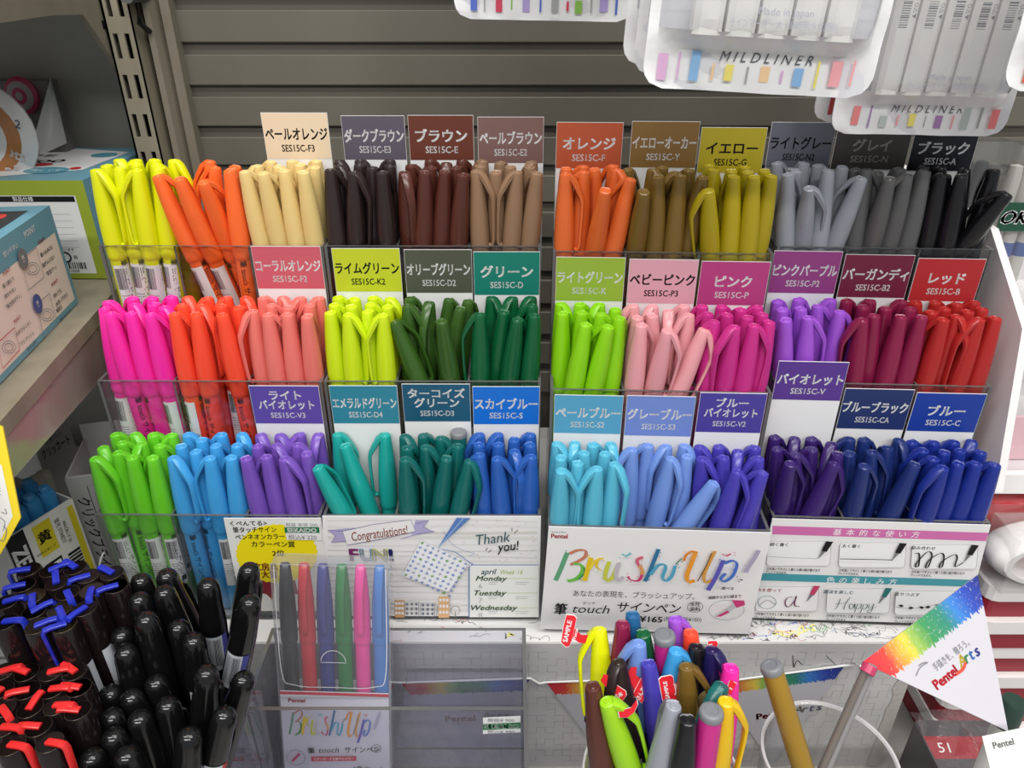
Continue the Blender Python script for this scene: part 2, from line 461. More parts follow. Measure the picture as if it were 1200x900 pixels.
for (ax, ay), pts in (((0, 0), [(929, 768), (930, 782), (934, 774), (940, 779)]), ((0, 0), [(968, 768), (974, 774), (979, 779)])):
    pr.pline(pts, 0.0006, INK if pts[0][0] < 950 else GREY_INK)
part('front_sheet', mb, plinth, True)
mb = MB()                                       # torn edge of the paper at the plinth's end
zz = [Z(DECK) + 0.001 + k * (BASE - DECK - 0.003) / 26 for k in range(27)]
ed = [(0.2555 + rnd.uniform(-0.0012, 0.0012), z) for z in zz]
vsx = [(a, PLY - 0.0012, z) for a, z in ed] + [(0.2635, PLY - 0.0016, z) for a, z in ed] + [(0.2655, PLY + 0.06, z) for a, z in ed]
n = len(ed)
mb.add(vsx, [(k, n + k, n + k + 1, k + 1) for k in range(n - 1)] + [(n + k, 2 * n + k, 2 * n + k + 1, n + k + 1) for k in range(n - 1)], mat('torn_edge', (182, 178, 172), 0.7, bump=(300, 0.4, 0.001)), True)
part('paper_wrap', mb, plinth, True)

# ================================================================ THE FOUR ACRYLIC DISPLAYS
UNITS = [((111, 603.7), (375.5, 605.2)), ((378, 604.5), (634, 604.8)), ((642, 616.3), (903, 622.9)), ((905.5, 605.5), (1161.5, 613.2))]
ULAB = ['clear acrylic three-step display at the shelf end, neon pens showing through',
        'clear acrylic three-step display of brown, green and teal pens',
        'clear acrylic three-step display with the large lettering poster',
        'clear acrylic three-step display beside the white side board']
UF = []
def pane(mb, lo, hi):
    """acrylic sheet: wide faces clear, sawn edges darker"""
    d = [hi[i] - lo[i] for i in range(3)]; t = d.index(min(d))
    x0, y0, z0 = lo; x1, y1, z1 = hi
    vs = [(x0, y0, z0), (x1, y0, z0), (x1, y1, z0), (x0, y1, z0), (x0, y0, z1), (x1, y0, z1), (x1, y1, z1), (x0, y1, z1)]
    fs = [((3, 2, 1, 0), 2), ((4, 5, 6, 7), 2), ((0, 1, 5, 4), 1), ((1, 2, 6, 5), 0), ((2, 3, 7, 6), 1), ((3, 0, 4, 7), 0)]
    for f, ax in fs: mb.add(vs, [f], ACR if ax == t else EDGE)
for k, ((xl, yl), (xr, yr)) in enumerate(UNITS):
    a = hit_z(xl, yl, BASE + LIPS[0]); b = hit_z(xr, yr, BASE + LIPS[0])
    X = (b - a); X.z = 0; W = X.length; X.normalize(); Yv = V((0, 0, 1)).cross(X)
    M = Matrix((X, Yv, V((0, 0, 1)))).transposed().to_4x4(); M.translation = V((a.x, a.y, Z(BASE)))
    UF.append((M, W))
    u = thing('acrylic_display', ULAB[k], 'pen display', M, 'stepped acrylic pen displays')
    h = LIPS; th = 0.0018; D = 3 * CELL + 0.002
    pf = [(0, 0), (D, 0), (D, h[2]), (2 * CELL, h[2]), (2 * CELL, h[1]), (CELL, h[1]), (CELL, h[0]), (0, h[0])]
    for s in (0, 1):
        mb = MB(); Mx = Matrix(((0, 0, 1, 0 if s == 0 else W - th), (1, 0, 0, 0), (0, 1, 0, 0), (0, 0, 0, 1)))
        mb.prism(pf, 0, th, ACR, Mx, EDGE); part('side_panel', mb, u)
    for r in range(3):
        y0 = r * CELL; z0 = r * RISE
        mb = MB(); pane(mb, (th, y0, z0), (W - th, y0 + th, h[r])); part('front_panel', mb, u)
        mb = MB(); pane(mb, (th, y0 + th, z0), (W - th, y0 + CELL - 0.0002, z0 + 0.0015)); part('tray_floor', mb, u)
        for c in (1, 2):
            xx = W * c / 3
            mb = MB(); pane(mb, (xx - 0.0006, y0 + th, z0 + 0.0015), (xx + 0.0006, y0 + CELL - 0.0003, h[r] - 0.001)); part('divider', mb, u)
    mb = MB(); pane(mb, (th, 3 * CELL, 0), (W - th, 3 * CELL + 0.0018, h[2])); part('back_panel', mb, u)

# ---------------------------------------------------------------- colour name cards
CARDS = [  # unit, row, left, right, top, colour bottom, colour, white ink, lines, code, colour words
 (0,2,305,383,132,186,(226,205,176),0,['ペールオレンジ'],'F3','cream'),
 (1,2,399,473.5,135.5,187,(92,86,98),1,['ダークブラウン'],'E3','grey violet'),
 (1,2,477.5,554.5,135,187.5,(104,54,42),1,['ブラウン'],'E','reddish brown'),
 (1,2,559.5,637.5,137,191,(122,92,88),1,['ペールブラウン'],'E2','dusty brown'),
 (2,2,652.5,731,143,197,(182,86,54),1,['オレンジ'],'F','rust orange'),
 (2,2,741,821,142,196,(136,104,56),1,['イエローオーカー'],'Y','ochre'),
 (2,2,822.5,900,149,202,(186,170,42),0,['イエロー'],'G','mustard yellow'),
 (3,2,905,981,143,196,(110,110,124),0,['ライトグレー'],'N2','light grey'),
 (3,2,983,1072,146,198,(84,80,76),1,['グレイ'],'N','dark grey'),
 (3,2,1074,1150,151,200,(26,26,34),1,['ブラック'],'A','black'),
 (0,1,293.5,375,288.5,338,(196,92,106),1,['コーラルオレンジ'],'F2','coral'),
 (1,1,388,468,291,341.5,(188,198,44),0,['ライムグリーン'],'K2','lime green'),
 (1,1,473,552.5,292.5,343,(78,82,68),1,['オリーブグリーン'],'D2','olive grey'),
 (1,1,554.5,633,295,345.5,(22,122,106),1,['グリーン'],'D','deep green'),
 (2,1,652,733.5,301,352,(148,176,60),1,['ライトグリーン'],'K','light green'),
 (2,1,738,819.5,303.5,355,(214,158,172),0,['ベビーピンク'],'P3','pale pink'),
 (2,1,822.5,904,306,357,(176,62,124),1,['ピンク'],'P','magenta pink'),
 (3,1,908,988.5,293.7,343,(144,64,126),1,['ピンクパープル'],'P2','purple'),
 (3,1,991.5,1073.5,298,348,(112,34,62),1,['バーガンディ'],'B2','burgundy'),
 (3,1,1077,1157,302.5,352.5,(178,44,48),1,['レッド'],'B','red'),
 (0,0,291,373,452,496,(92,74,158),1,['ライト','バイオレット'],'V3','light violet'),
 (1,0,385,465,452,496,(48,128,150),1,['エメラルドグリーン'],'D4','blue teal'),
 (1,0,470.5,550.5,450,493.7,(28,84,112),1,['ターコイズ','グリーン'],'D3','dark teal'),
 (1,0,553.5,632.5,453,497,(20,108,204),1,['スカイブルー'],'S','bright blue'),
 (2,0,650,731,462.5,507,(86,158,192),1,['ペールブルー'],'S2','pale blue'),
 (2,0,735,816,463.5,510,(112,136,202),1,['グレーブルー'],'S3','periwinkle'),
 (2,0,821,900,460,506,(72,62,150),1,['ブルー','バイオレット'],'V2','blue violet'),
 (3,0,913,996,423,468,(86,54,138),1,['バイオレット'],'V','violet'),
 (3,0,991,1073,455,502,(34,50,100),1,['ブルーブラック'],'CA','blue black'),
 (3,0,1075,1158,460,505,(26,58,150),1,['ブルー'],'C','royal blue'),
]
ROWN = ['bottom', 'middle', 'top']; CARD_OBS = []
for u, r, xl, xr, yt, yb, col, wi, lines, code, cw in CARDS:
    M, W = UF[u]
    yp = (r + 1) * CELL - 0.0012 - (0.0016 if code == 'V' else 0)
    pt = M @ V((0, yp, 0)); nrm = M.to_3x3() @ V((0, 1, 0))
    a = M.inverted() @ hit(xl, yt, pt, nrm); b = M.inverted() @ hit(xr, yt, pt, nrm); c = M.inverted() @ hit(xl, yb, pt, nrm)
    z0 = r * RISE + (0.0017 if code != 'V' else 0.012); w = b.x - a.x; hgt = a.z - z0
    MM = M @ frame((a.x, yp, z0), (1, 0, 0), (0, 0, 1))
    mb = MB(); mb.box((0, 0, -0.0005), (w, hgt, 0), WHITE, MM)
    pr = Print(mb, MM)
    cm = mat('print_' + cw.replace(' ', '_'), col, 0.35, 0.4, gain=G)
    hc = a.z - c.z
    pr.rect(0.0002, hgt - hc, w - 0.0002, hgt - 0.0002, cm)
    ink = INKW if wi else INK
    if code == 'N': ink = mat('dull_ink', (205, 203, 198), 0.5)
    px = w / (xr - xl)
    e = 15.5 * px / 0.97
    if len(lines) == 1:
        pr.text(lines[0], w / 2, hgt - hc * 0.46, e, ink, w * (0.94 if len(lines[0]) > 5 else 0.8), bold=0.036)
        pr.text('SES15C-' + code, w / 2, hgt - hc * 0.76, 11.2 * px, ink, 0.5 * w, bold=0.02)
    else:
        pr.text(lines[0], w / 2, hgt - hc * 0.25, e * 0.86, ink, w * 0.9, bold=0.034)
        pr.text(lines[1], w / 2, hgt - hc * 0.5, e * 0.86, ink, w * 0.8, bold=0.034)
        pr.text('SES15C-' + code, w / 2, hgt - hc * 0.77, 10.4 * px, ink, 0.5 * w, bold=0.02)
    CARD_OBS.append((solo('colour_card', mb, None, 'card', 'colour name cards'), (u, r, min(2, int((a.x + w / 2) / W * 3))), cw))

# ================================================================ BRUSH PENS
L_PEN, Z_CAP = 0.122, 0.0675
def cap_mb(m):
    mb = MB()
    mb.lathe([(0.0055, 0.0735), (0.0059, 0.074), (0.0060, 0.0765), (0.0060, 0.092), (0.0056, 0.103), (0.0049, 0.113), (0.0040, 0.1225), (0.0036, 0.1268), (0.0033, 0.1277),
              (0.0026, 0.128), (0.0023, 0.1277), (0.0016, 0.1277), (0.0013, 0.1281), (0.0004, 0.1281)], 20, m, Matrix.Translation((0, 0, L_PEN - 0.128)))
    return mb
def clip_mb(m):
    mb = MB()
    mb.sweep([(0.0018, 0, 0.1273), (0.0043, 0, 0.1248), (0.0074, 0, 0.1192), (0.0096, 0, 0.1146), (0.0103, 0, 0.1118), (0.0103, 0, 0.104), (0.0099, 0, 0.094), (0.0095, 0, 0.0865), (0.0091, 0, 0.0838), (0.0081, 0, 0.0826), (0.0062, 0, 0.0832)],
             [0.0056, 0.0058, 0.0054, 0.0048, 0.0044, 0.0041, 0.0039, 0.0038, 0.0037, 0.0036, 0.0034], [0.0028, 0.0036, 0.0032, 0.0028, 0.0023, 0.0019, 0.0018, 0.0018, 0.0019, 0.0019, 0.0016], m, (0, 1, 0), Matrix.Translation((0, 0, L_PEN - 0.128)))
    return mb
def on_barrel(mb, vs, fs, x0, x1, size, zc, ang, m, r):
    """wraps flat lettering round the barrel, reading downwards"""
    o = []
    for x, y in vs:
        a = ang + (y - 0.36) * size / r
        o.append((r * math.cos(a), r * math.sin(a), zc - (x - (x0 + x1) / 2) * size))
    mb.add(o, fs, m)
def barrel_mb(m, lettered=False, ink=None):
    mb = MB()
    mb.lathe([(0.0034, 0.0002), (0.0046, 0.0), (0.0049, 0.0012), (0.0052, 0.02), (0.0053, 0.045), (0.0052, Z_CAP + 0.002)], 16, m)
    if lettered:
        vs, fs, x0, x1, _, _ = glyphs('筆 touch サインペン', 0.01)
        on_barrel(mb, vs, fs, x0, x1, 0.0046, 0.047, 0.0, ink or INK, 0.00535)
    return mb
def sticker_mb():
    mb = MB(); r = 0.00536; a0, a1 = -1.05, 1.05
    mb.lathe([(r, 0.026), (r, 0.064)], 10, WHITE, None, a0, a1)
    rr = r + 0.00003; z = 0.062
    rnd = random.Random(5)
    for k in range(17):
        t = rnd.choice((0.00012, 0.00018, 0.00024)); b = -0.95 + k * 0.062
        mb.lathe([(rr, 0.048), (rr, 0.062)], 1, INK, None, b, b + t / r)
    for k in range(6): mb.lathe([(rr, 0.0435 - k * 0.0018), (rr, 0.0441 - k * 0.0018)], 4, GREY_INK, None, -0.9, 0.2 + 0.1 * (k % 3))
    mb.lathe([(rr, 0.029), (rr, 0.033)], 3, INK, None, 0.0, 0.6)
    return mb
PLUG = mat('grey_plug', (120, 122, 126), 0.35)
def plug_mb():
    mb = MB(); mb.lathe([(0.0052, 0.0015), (0.00535, 0.0), (0.0050, -0.0016), (0.0044, -0.0021), (0.0030, -0.0021), (0.0028, -0.0017), (0.0004, -0.0017)], 18, PLUG); return mb
STICK = None; PLUGM = None
PM = {}
def pen_meshes(key, rgb, lettered=False, rough=0.27):
    k = (key, lettered)
    if k not in PM:
        m = mat('plastic_' + key, rgb, rough, 0.55, gain=0.88 if 'neon' in key or 'fluor' in key or 'lime' in key else (0.86 if max(rgb) > 205 else 0.70))
        br = sum(rgb) / 3
        PM[k] = (cap_mb(m).mesh('cap'), clip_mb(m).mesh('clip'), barrel_mb(m, lettered, INK if br > 60 else INKW).mesh('barrel'))
    return PM[k]
AZ = {'F': -90, 'L': 180, 'R': 0, 'B': 90, 'FL': -135, 'FR': -45, 'BL': 135, 'BR': 45}
def axes(B, T, az, X0=V((1, 0, 0))):
    z = (V(T) - V(B)).normalized(); a = math.radians(az)
    x = V((math.cos(a), math.sin(a), 0)); x = (x - z * x.dot(z)).normalized(); y = z.cross(x)
    M = Matrix((x, y, z)).transposed().to_4x4(); M.translation = V(B); return M
def make_pen(key, rgb, B, T, az, label, group, lettered=False, sticker=None, flipped=False, name='brush_pen'):
    global STICK, PLUGM
    cap, clip, bar = pen_meshes(key, rgb, lettered)
    M = axes(B, T, az)
    if flipped:                                # barrel end up
        M = M @ Matrix.Translation((0, 0, L_PEN)) @ Matrix.Rotation(math.pi, 4, 'X')
    t = thing(name, label, 'pen', M, group)
    bo = link('barrel', bar, t)
    co = link('cap', cap, t); link('clip', clip, co)
    if sticker is not None:
        if STICK is None: STICK = sticker_mb().mesh('barcode_sticker')
        s = link('barcode_sticker', STICK, t, Matrix.Rotation(math.radians(sticker - az), 4, 'Z'))
        s['label'] = 'white barcode sticker'
    if lettered: bo.matrix_basis = Matrix.Rotation(math.radians(-90 - az + random.uniform(-40, 40) + (70 if sticker is not None else 0)), 4, 'Z')
    if flipped:
        if PLUGM is None: PLUGM = plug_mb().mesh('end_plug')
        p = link('end_plug', PLUGM, t); p['label'] = 'grey end plug'
    return t
def solve(px, py, xb, yl, floor, Mi, yb_of, L=L_PEN, xlim=None):
    zT = floor + L; s = (xb - px) / (yl - py)
    for _ in range(14):
        T = hit_z(px, py, zT); tl = Mi @ T
        yb = yb_of(tl.y); lo, hi = 0.0, 700.0
        for _ in range(26):
            t = (lo + hi) / 2; Bp = hit_z(px + s * t, py + t, floor)
            if (Mi @ Bp).y > yb: lo = t
            else: hi = t
        bl = Mi @ Bp
        if xlim: bl.x = min(max(bl.x, xlim[0]), xlim[1]); Bp = Mi.inverted() @ bl
        zT += (L - (T - Bp).length) * 0.9
    return Bp, T
ORD = ['first', 'second', 'third', 'fourth', 'fifth', 'sixth', 'seventh', 'eighth', 'ninth', 'tenth', 'eleventh', 'twelfth']

# zoom frames (origin x, y, scale, lip y in zoom) for each unit and row, then per cell: words, colour, pens "x,y,x at lip,clip"
ZF = {(0,2):(110,170,4.286,487),(1,2):(375,170,4.286,500),(2,2):(640,180,4.286,500),(3,2):(895,180,3.934,450),
      (0,1):(100,330,4.138,475),(1,1):(370,330,4.286,497),(2,1):(640,335,4.286,520),(3,1):(895,335,4.286,500),
      (0,0):(100,480,4.138,515),(1,0):(360,485,4.286,505),(2,0):(635,495,4.286,522),(3,0):(895,490,4.286,505)}
PENS = {
(0,2,0):('fluorescent yellow',(232,236,12),'62,96,118,B;68,118,140,B;120,62,190,R;180,88,235,B;178,112,225,B;205,135,298,L;216,32,280,B;292,82,325,L;330,60,365,B;328,112,385,B;372,88,420,B;408,58,450,R'),
(0,2,1):('neon orange',(255,112,48),'305,205,480,R;450,205,600,B;583,80,590,L;632,112,625,L;708,98,760,B;655,235,725,R;755,150,800,B'),
(0,2,2):('cream',(236,206,136),'735,155,840,F;805,110,880,F;838,158,945,F;905,85,950,L;950,105,990,FR;968,150,1020,L;1022,80,1040,B;1045,100,1070,B;1082,118,1100,B;1065,150,1105,R;1122,80,1160,R'),
(1,2,0):('dark brown',(54,40,40),'75,118,85,F;110,78,125,B;150,108,150,R;195,80,215,R;225,110,240,B;262,158,250,FR;292,125,300,B;335,150,355,B;355,82,370,L;375,105,390,B'),
(1,2,1):('reddish brown',(98,50,40),'425,158,470,F;468,95,490,R;540,180,520,B;562,85,585,R;640,105,600,L;668,170,640,L;690,145,690,B;722,85,720,B;745,115,745,FR;772,180,735,B'),
(1,2,2):('pale brown',(166,130,100),'828,90,820,B;835,115,815,B;832,170,890,R;922,95,915,B;975,125,975,B;972,150,950,B;1025,142,1010,F;1085,100,1080,R;1085,125,1070,B;1128,165,1085,B'),
(2,2,0):('orange',(230,108,48),'85,85,85,L;85,108,85,B;205,85,190,L;212,122,170,L;245,225,240,B;290,105,270,B;335,85,320,B;355,108,330,F;425,155,350,FL'),
(2,2,1):('ochre brown',(134,104,44),'408,105,440,B;492,115,470,R;500,190,462,B;548,160,530,B;570,95,560,L;632,120,610,B;700,95,690,L;738,185,620,L;832,190,715,B'),
(2,2,2):('olive yellow',(196,176,24),'805,100,800,B;828,122,850,B;862,220,895,L;900,108,900,B;960,142,940,R;975,100,980,B;1015,130,1010,B;1052,168,1030,B;1085,108,1090,R;1130,162,1085,B'),
(3,2,0):('light grey',(172,176,186),'45,80,30,B;100,115,50,L;145,95,130,B;190,130,120,L;232,105,220,B;270,85,260,R;298,128,215,F;320,100,310,B;400,132,305,B'),
(3,2,1):('mid grey',(104,104,104),'375,75,365,R;480,85,420,R;548,115,520,B;580,90,560,B;632,135,545,B;640,90,630,B;685,125,640,L'),
(3,2,2):('black',(24,24,28),'735,90,720,B;800,90,790,B;795,140,735,L;885,100,880,L;905,140,830,L;985,110,960,B;1035,165,905,B;1148,192,985,B'),
(0,1,0):('fluorescent pink',(252,44,168),'52,155,140,R;88,110,150,B;160,30,200,R;272,45,290,B;272,95,300,B;335,65,350,B;228,158,300,L;325,120,375,R;325,155,395,B;398,85,420,B;430,48,450,B'),
(0,1,1):('neon red orange',(255,80,52),'430,150,500,B;475,90,500,L;540,20,560,R;542,172,600,L;615,50,650,B;620,80,660,B;620,125,660,R;710,85,740,B;735,125,770,B;665,172,735,B;770,52,790,B'),
(0,1,2):('coral',(240,122,112),'795,145,840,L;845,172,905,R;855,60,880,R;908,115,935,FR;960,58,975,B;1018,75,1030,B;1012,122,1040,B;965,162,1000,L;1068,178,1090,FR;1090,95,1100,B;1095,62,1110,B'),
(1,1,0):('lime yellow',(206,230,24),'125,60,130,B;200,80,215,B;100,105,115,B;75,155,105,L;175,128,190,B;172,170,200,R;258,152,265,B;295,65,310,R;280,98,300,R;335,175,370,L;370,100,385,B;405,62,425,R'),
(1,1,1):('olive green',(64,104,38),'400,200,540,B;488,70,500,B;485,105,500,R;590,240,655,B;585,95,570,F;720,90,640,R;825,115,790,B;795,152,700,B'),
(1,1,2):('deep green',(14,104,60),'828,170,830,L;890,75,900,R;985,80,960,L;965,165,900,B;1085,70,1070,L;1105,108,1100,L;1050,210,1000,R;1112,178,1095,R'),
(2,1,0):('leaf green',(146,218,20),'85,85,85,B;92,130,75,B;188,85,180,B;182,135,160,R;290,90,270,L;280,135,260,R;240,215,160,R;355,240,265,L;372,110,360,B;390,158,345,B'),
(2,1,1):('baby pink',(240,166,172),'455,95,450,L;480,175,440,B;495,225,450,R;532,158,520,B;580,95,570,L;598,135,580,F;638,265,560,R;700,100,690,B;715,148,690,L;832,262,655,R'),
(2,1,2):('magenta pink',(206,46,138),'770,105,750,B;825,138,800,L;870,108,850,B;840,178,800,L;915,145,890,B;928,212,880,FR;968,122,950,B;1018,178,960,B;1040,105,1030,B;1085,148,1060,B;1055,225,980,FR;1115,188,1065,B'),
(3,1,0):('orchid purple',(164,88,214),'82,85,85,B;112,122,110,B;97,215,110,B;165,70,160,B;195,112,190,B;205,205,205,R;255,88,260,FR;315,70,310,L;355,115,320,R'),
(3,1,1):('burgundy',(152,32,78),'440,85,430,B;525,70,500,L;545,105,510,B;530,140,500,B;500,175,470,L;615,90,590,B;685,72,660,L;712,112,680,B;698,182,590,B;812,175,695,B'),
(3,1,2):('red',(194,42,40),'780,80,765,B;835,115,800,L;870,80,860,B;915,115,900,B;900,175,800,B;970,160,880,F;980,92,960,B;1018,125,1000,B;1045,80,1040,B;1100,130,1050,B;1150,165,1080,R;1118,190,985,L'),
(0,0,0):('fluorescent green',(108,208,42),'38,215,130,B;108,160,185,FR;118,110,170,B;185,72,220,B;225,105,270,R;230,160,260,R;195,220,275,B;325,75,350,L;345,125,390,R;350,165,390,B;405,75,440,B;302,225,370,FL'),
(0,0,1):('fluorescent blue',(66,162,226),'403,228,490,FR;440,180,480,B;485,75,520,R;505,118,560,B;505,210,560,B;590,178,640,B;582,235,620,L;655,58,660,L;680,228,720,L;712,165,760,B;752,82,790,FR'),
(0,0,2):('light violet',(132,92,202),'758,245,810,B;838,195,870,B;842,235,915,L;825,82,850,R;912,95,930,B;905,172,960,R;932,235,1010,R;1000,85,1010,L;1035,140,1060,R;1050,210,1090,B;1098,90,1110,L'),
(1,0,0):('emerald turquoise',(36,184,174),'42,310,190,B;150,90,172,R;190,150,350,B;405,58,425,L'),
(1,0,1):('dark teal',(18,112,108),'450,82,480,R;492,195,530,R;455,278,500,R;560,70,575,B;565,132,600,R;655,82,665,B;768,100,740,L;738,222,670,B;858,245,765,R;755,62,752,X'),
(1,0,2):('sky blue',(48,104,198),'850,65,855,B;852,110,870,B;858,162,890,L;955,68,960,L;962,125,970,B;945,205,980,R;1042,92,1030,B;1110,68,1100,L;1072,160,1060,R;1130,125,1130,B;1130,185,1120,B'),
(2,0,0):('pale blue',(92,188,216),'68,95,75,B;165,75,165,R;195,135,190,B;258,110,245,B;330,75,320,L;358,125,345,B;97,198,85,B;207,195,195,B;105,268,85,R;315,218,280,L;378,180,350,FR'),
(2,0,1):('greyish blue',(118,152,222),'475,75,440,L;550,115,485,B;635,90,600,L;672,155,570,R;735,90,700,B;725,135,660,B;862,288,660,R'),
(2,0,2):('blue violet',(82,72,194),'790,120,780,B;835,98,850,R;780,170,780,R;960,95,950,L;928,160,900,B;985,215,880,R;1065,90,1040,R;1105,170,1060,B;1112,245,1000,L'),
(3,0,0):('deep violet',(64,38,118),'65,60,70,B;85,108,85,B;215,65,200,B;188,102,170,L;158,148,150,B;110,188,90,B;187,212,185,R;280,130,265,L;292,170,270,B;412,285,290,FR'),
(3,0,1):('blue black',(34,54,124),'415,68,340,B;470,82,465,B;428,165,410,B;600,112,580,B;648,72,640,R;580,162,510,R;740,220,580,B;462,258,405,R'),
(3,0,2):('dark blue',(32,54,156),'700,125,680,B;732,85,730,B;840,78,830,B;800,142,780,B;890,150,860,B;940,95,920,L;1020,78,1010,B;985,200,890,L;825,210,690,B;910,308,830,F;1075,125,1060,B;1125,175,1090,B;1105,218,1000,B'),
}
prn = random.Random(11); CELLS = {}
for (u, r, c), (cw, rgb, txt) in PENS.items():
    M, W = UF[u]; Mi = M.inverted(); ox, oy, s, yl = ZF[(u, r)]
    fl = BASE + r * RISE + 0.0016; y0, y1 = r * CELL + 0.0075, (r + 1) * CELL - 0.0078
    x0, x1 = W * c / 3 + 0.0062, W * (c + 1) / 3 - 0.0062
    P = []
    for q in txt.split(';'):
        x, yv, xb, cl = q.split(','); x, yv, xb = float(x), float(yv), float(xb)
        B, T = solve(ox + x / s, oy + yv / s, ox + xb / s, oy + yl / s, fl, Mi, lambda t: min(max(t, y0), y1), L_PEN, (x0, x1))
        P.append([Mi @ B, Mi @ T, cl])
    CELLS[(u, r, c)] = P
import numpy as np
def settle(u, r):
    """pens of one row lean on each other, on the lip and on the cards without passing through"""
    W = UF[u][1]; ref = []; 
    for c in range(3):
        for p in CELLS[(u, r, c)]: ref.append((p, c))
    n = len(ref)
    B = np.array([tuple(p[0]) for p, c in ref]); T = np.array([tuple(p[1]) for p, c in ref]); T0 = T.copy(); B0 = B.copy()
    cc = np.array([c for p, c in ref])
    ts = np.array([0.02, 0.2, 0.38, 0.56, 0.66, 0.78, 0.9, 0.98]); rad = np.array([.005, .0053, .0053, .0059, .0060, .0058, .0049, .0037])
    yf = r * CELL + 0.0019; yb = (r + 1) * CELL - (0.0018 if not (u == 3 and r == 0) else 0.0034)
    xl = W * cc / 3 + 0.0009; xr = W * (cc + 1) / 3 - 0.0009
    low = (r + 1, LIPS[r] - r * RISE)
    iu, ju = np.triu_indices(n, 1)
    for it in range(260):
        for k, t in enumerate(ts):
            P = B + (T - B) * t; q = P[iu, :2] - P[ju, :2]; d = np.hypot(q[:, 0], q[:, 1]) + 1e-9
            ov = 2 * rad[k] - d; m = ov > 0
            if m.any():
                mv = (q[m] / d[m, None]) * (ov[m] * 0.22)[:, None]
                D = np.zeros((n, 2)); np.add.at(D, iu[m], mv); np.add.at(D, ju[m], -mv)
                B[:, :2] += D * (1 - t); T[:, :2] += D * t
            P = B + (T - B) * t
            D = np.zeros((n, 2))
            if t < 0.7:
                D[:, 1] += np.maximum(0, yf + rad[k] - P[:, 1])
                D[:, 0] += np.maximum(0, xl + rad[k] - P[:, 0]) - np.maximum(0, P[:, 0] + rad[k] - xr)
            D[:, 1] -= np.maximum(0, P[:, 1] + rad[k] - yb)
            B[:, :2] += D * (1 - t) * 0.6; T[:, :2] += D * t * 0.6
        if it < 210: T[:, :2] += (T0 - T)[:, :2] * 0.12; B[:, :2] += (B0 - B)[:, :2] * 0.03
    for k, (p, c) in enumerate(ref): p[0] = V(B[k]); p[1] = V(T[k])
for u in range(4):
    for r in range(3): settle(u, r)
def free_side(u, r, B, T, want):
    """turn of the cap that keeps the clip clear of the lip, the card, the side panels and the other pens"""
    W = UF[u][1]; yb = (r + 1) * CELL - (0.0018 if not (u == 3 and r == 0) else 0.0034); best = None
    near = [p for c in range(3) for p in CELLS[(u, r, c)] if (p[1] - T).length > 1e-6 and (p[1] - T).length < 0.045]
    for k in range(-12, 13):
        az = want + k * 15; d = V((math.cos(math.radians(az)), math.sin(math.radians(az)), 0)); cost = abs(k) / 5
        for t in (0.70, 0.82, 0.91):
            q = B + (T - B) * t + d * 0.0106
            for m in ((r * CELL + 0.0030 - q.y) if t < 0.8 else 0, q.y + 0.0006 - yb, 0.0032 - q.x, q.x - (W - 0.0032)): cost += max(0, m) * 3000
            for p in near:
                e = p[0] + (p[1] - p[0]) * t; g_ = math.hypot(e.x - q.x, e.y - q.y); cost += max(0, 0.0066 - g_) * 260
        if best is None or cost < best[0]: best = (cost, az)
    return best[1]
for o, cell, cw in CARD_OBS: o['label'] = f'white card with {cw} heading behind the {PENS[cell][0]} pens in the {ROWN[cell[1]]} row'
for (u, r, c), (cw, rgb, txt) in PENS.items():
    M, W = UF[u]; P = CELLS[(u, r, c)]
    ys = sorted(p[1].y for p in P); n = len(P)
    ranks = {}
    order = sorted(range(n), key=lambda i: P[i][1].y)
    per = [order[:(n + 2) // 3], order[(n + 2) // 3:(2 * n + 2) // 3], order[(2 * n + 2) // 3:]] if n > 5 else [order, [], []]
    for rk, ids in enumerate(per):
        ids = sorted(ids, key=lambda i: P[i][1].x)
        for w, i in enumerate(ids):
            B, T, cl = P[i]; Bw, Tw = M @ B, M @ T
            if n > 5: lab = f'{cw} brush pen, {ORD[w]} from left in the {["front", "middle", "back"][rk]} rank of its cell'
            else: lab = f'{cw} brush pen, {ORD[w]} from left in its nearly empty cell'
            if cl == 'X': lab = f'{cw} brush pen standing upside down, grey barrel end up'
            az = AZ.get(cl, 90) + prn.uniform(-16, 16)
            az = free_side(u, r, B, T, az)
            neon = (u == 0 and c < 2)
            vis = neon and i in order[:6]
            stk = (-90 + prn.uniform(-35, 45)) if vis and prn.random() < 0.6 else None
            make_pen(cw.replace(' ', '_'), rgb, Bw, Tw, az, lab, f'{cw} brush pens', neon, stk, cl == 'X')

# ================================================================ THE POSTERS
def zoom(ox, oy, s): return lambda *p: [(ox + x / s, oy + y / s) for x, y in p]
def sheet_on(u, corners, lift=-0.0008, thick=0.0006, m=None):
    """a card standing against the front of display u, outline given where the photo shows its corners"""
    M, W = UF[u]
    MM = M @ frame((0, lift, 0), (1, 0, 0), (0, 0, 1))
    mb = MB(); pr = Print(mb, MM)
    pts = [pr.uv(*c) for c in corners]
    mb.prism(pts[::-1], -thick, 0, m or PAPER, MM)
    return mb, pr
def rring(pr, px, x0, y0, x1, y1, r, w, m, skew=0.0, drop=0.0):
    """rounded outline, px coordinates; skew leans it, drop slopes it"""
    pts = []
    for cx, cy, a0 in ((x1 - r, y0 + r, -90), (x1 - r, y1 - r, 0), (x0 + r, y1 - r, 90), (x0 + r, y0 + r, 180)):
        for k in range(5):
            a = math.radians(a0 + 90 * k / 4); X = cx + r * math.cos(a); Y = cy + r * math.sin(a)
            pts.append((X + skew * (y1 - Y), Y + drop * (X - x0)))
    pr.line([pr.uv(*p) for p in pts], w, m, True)

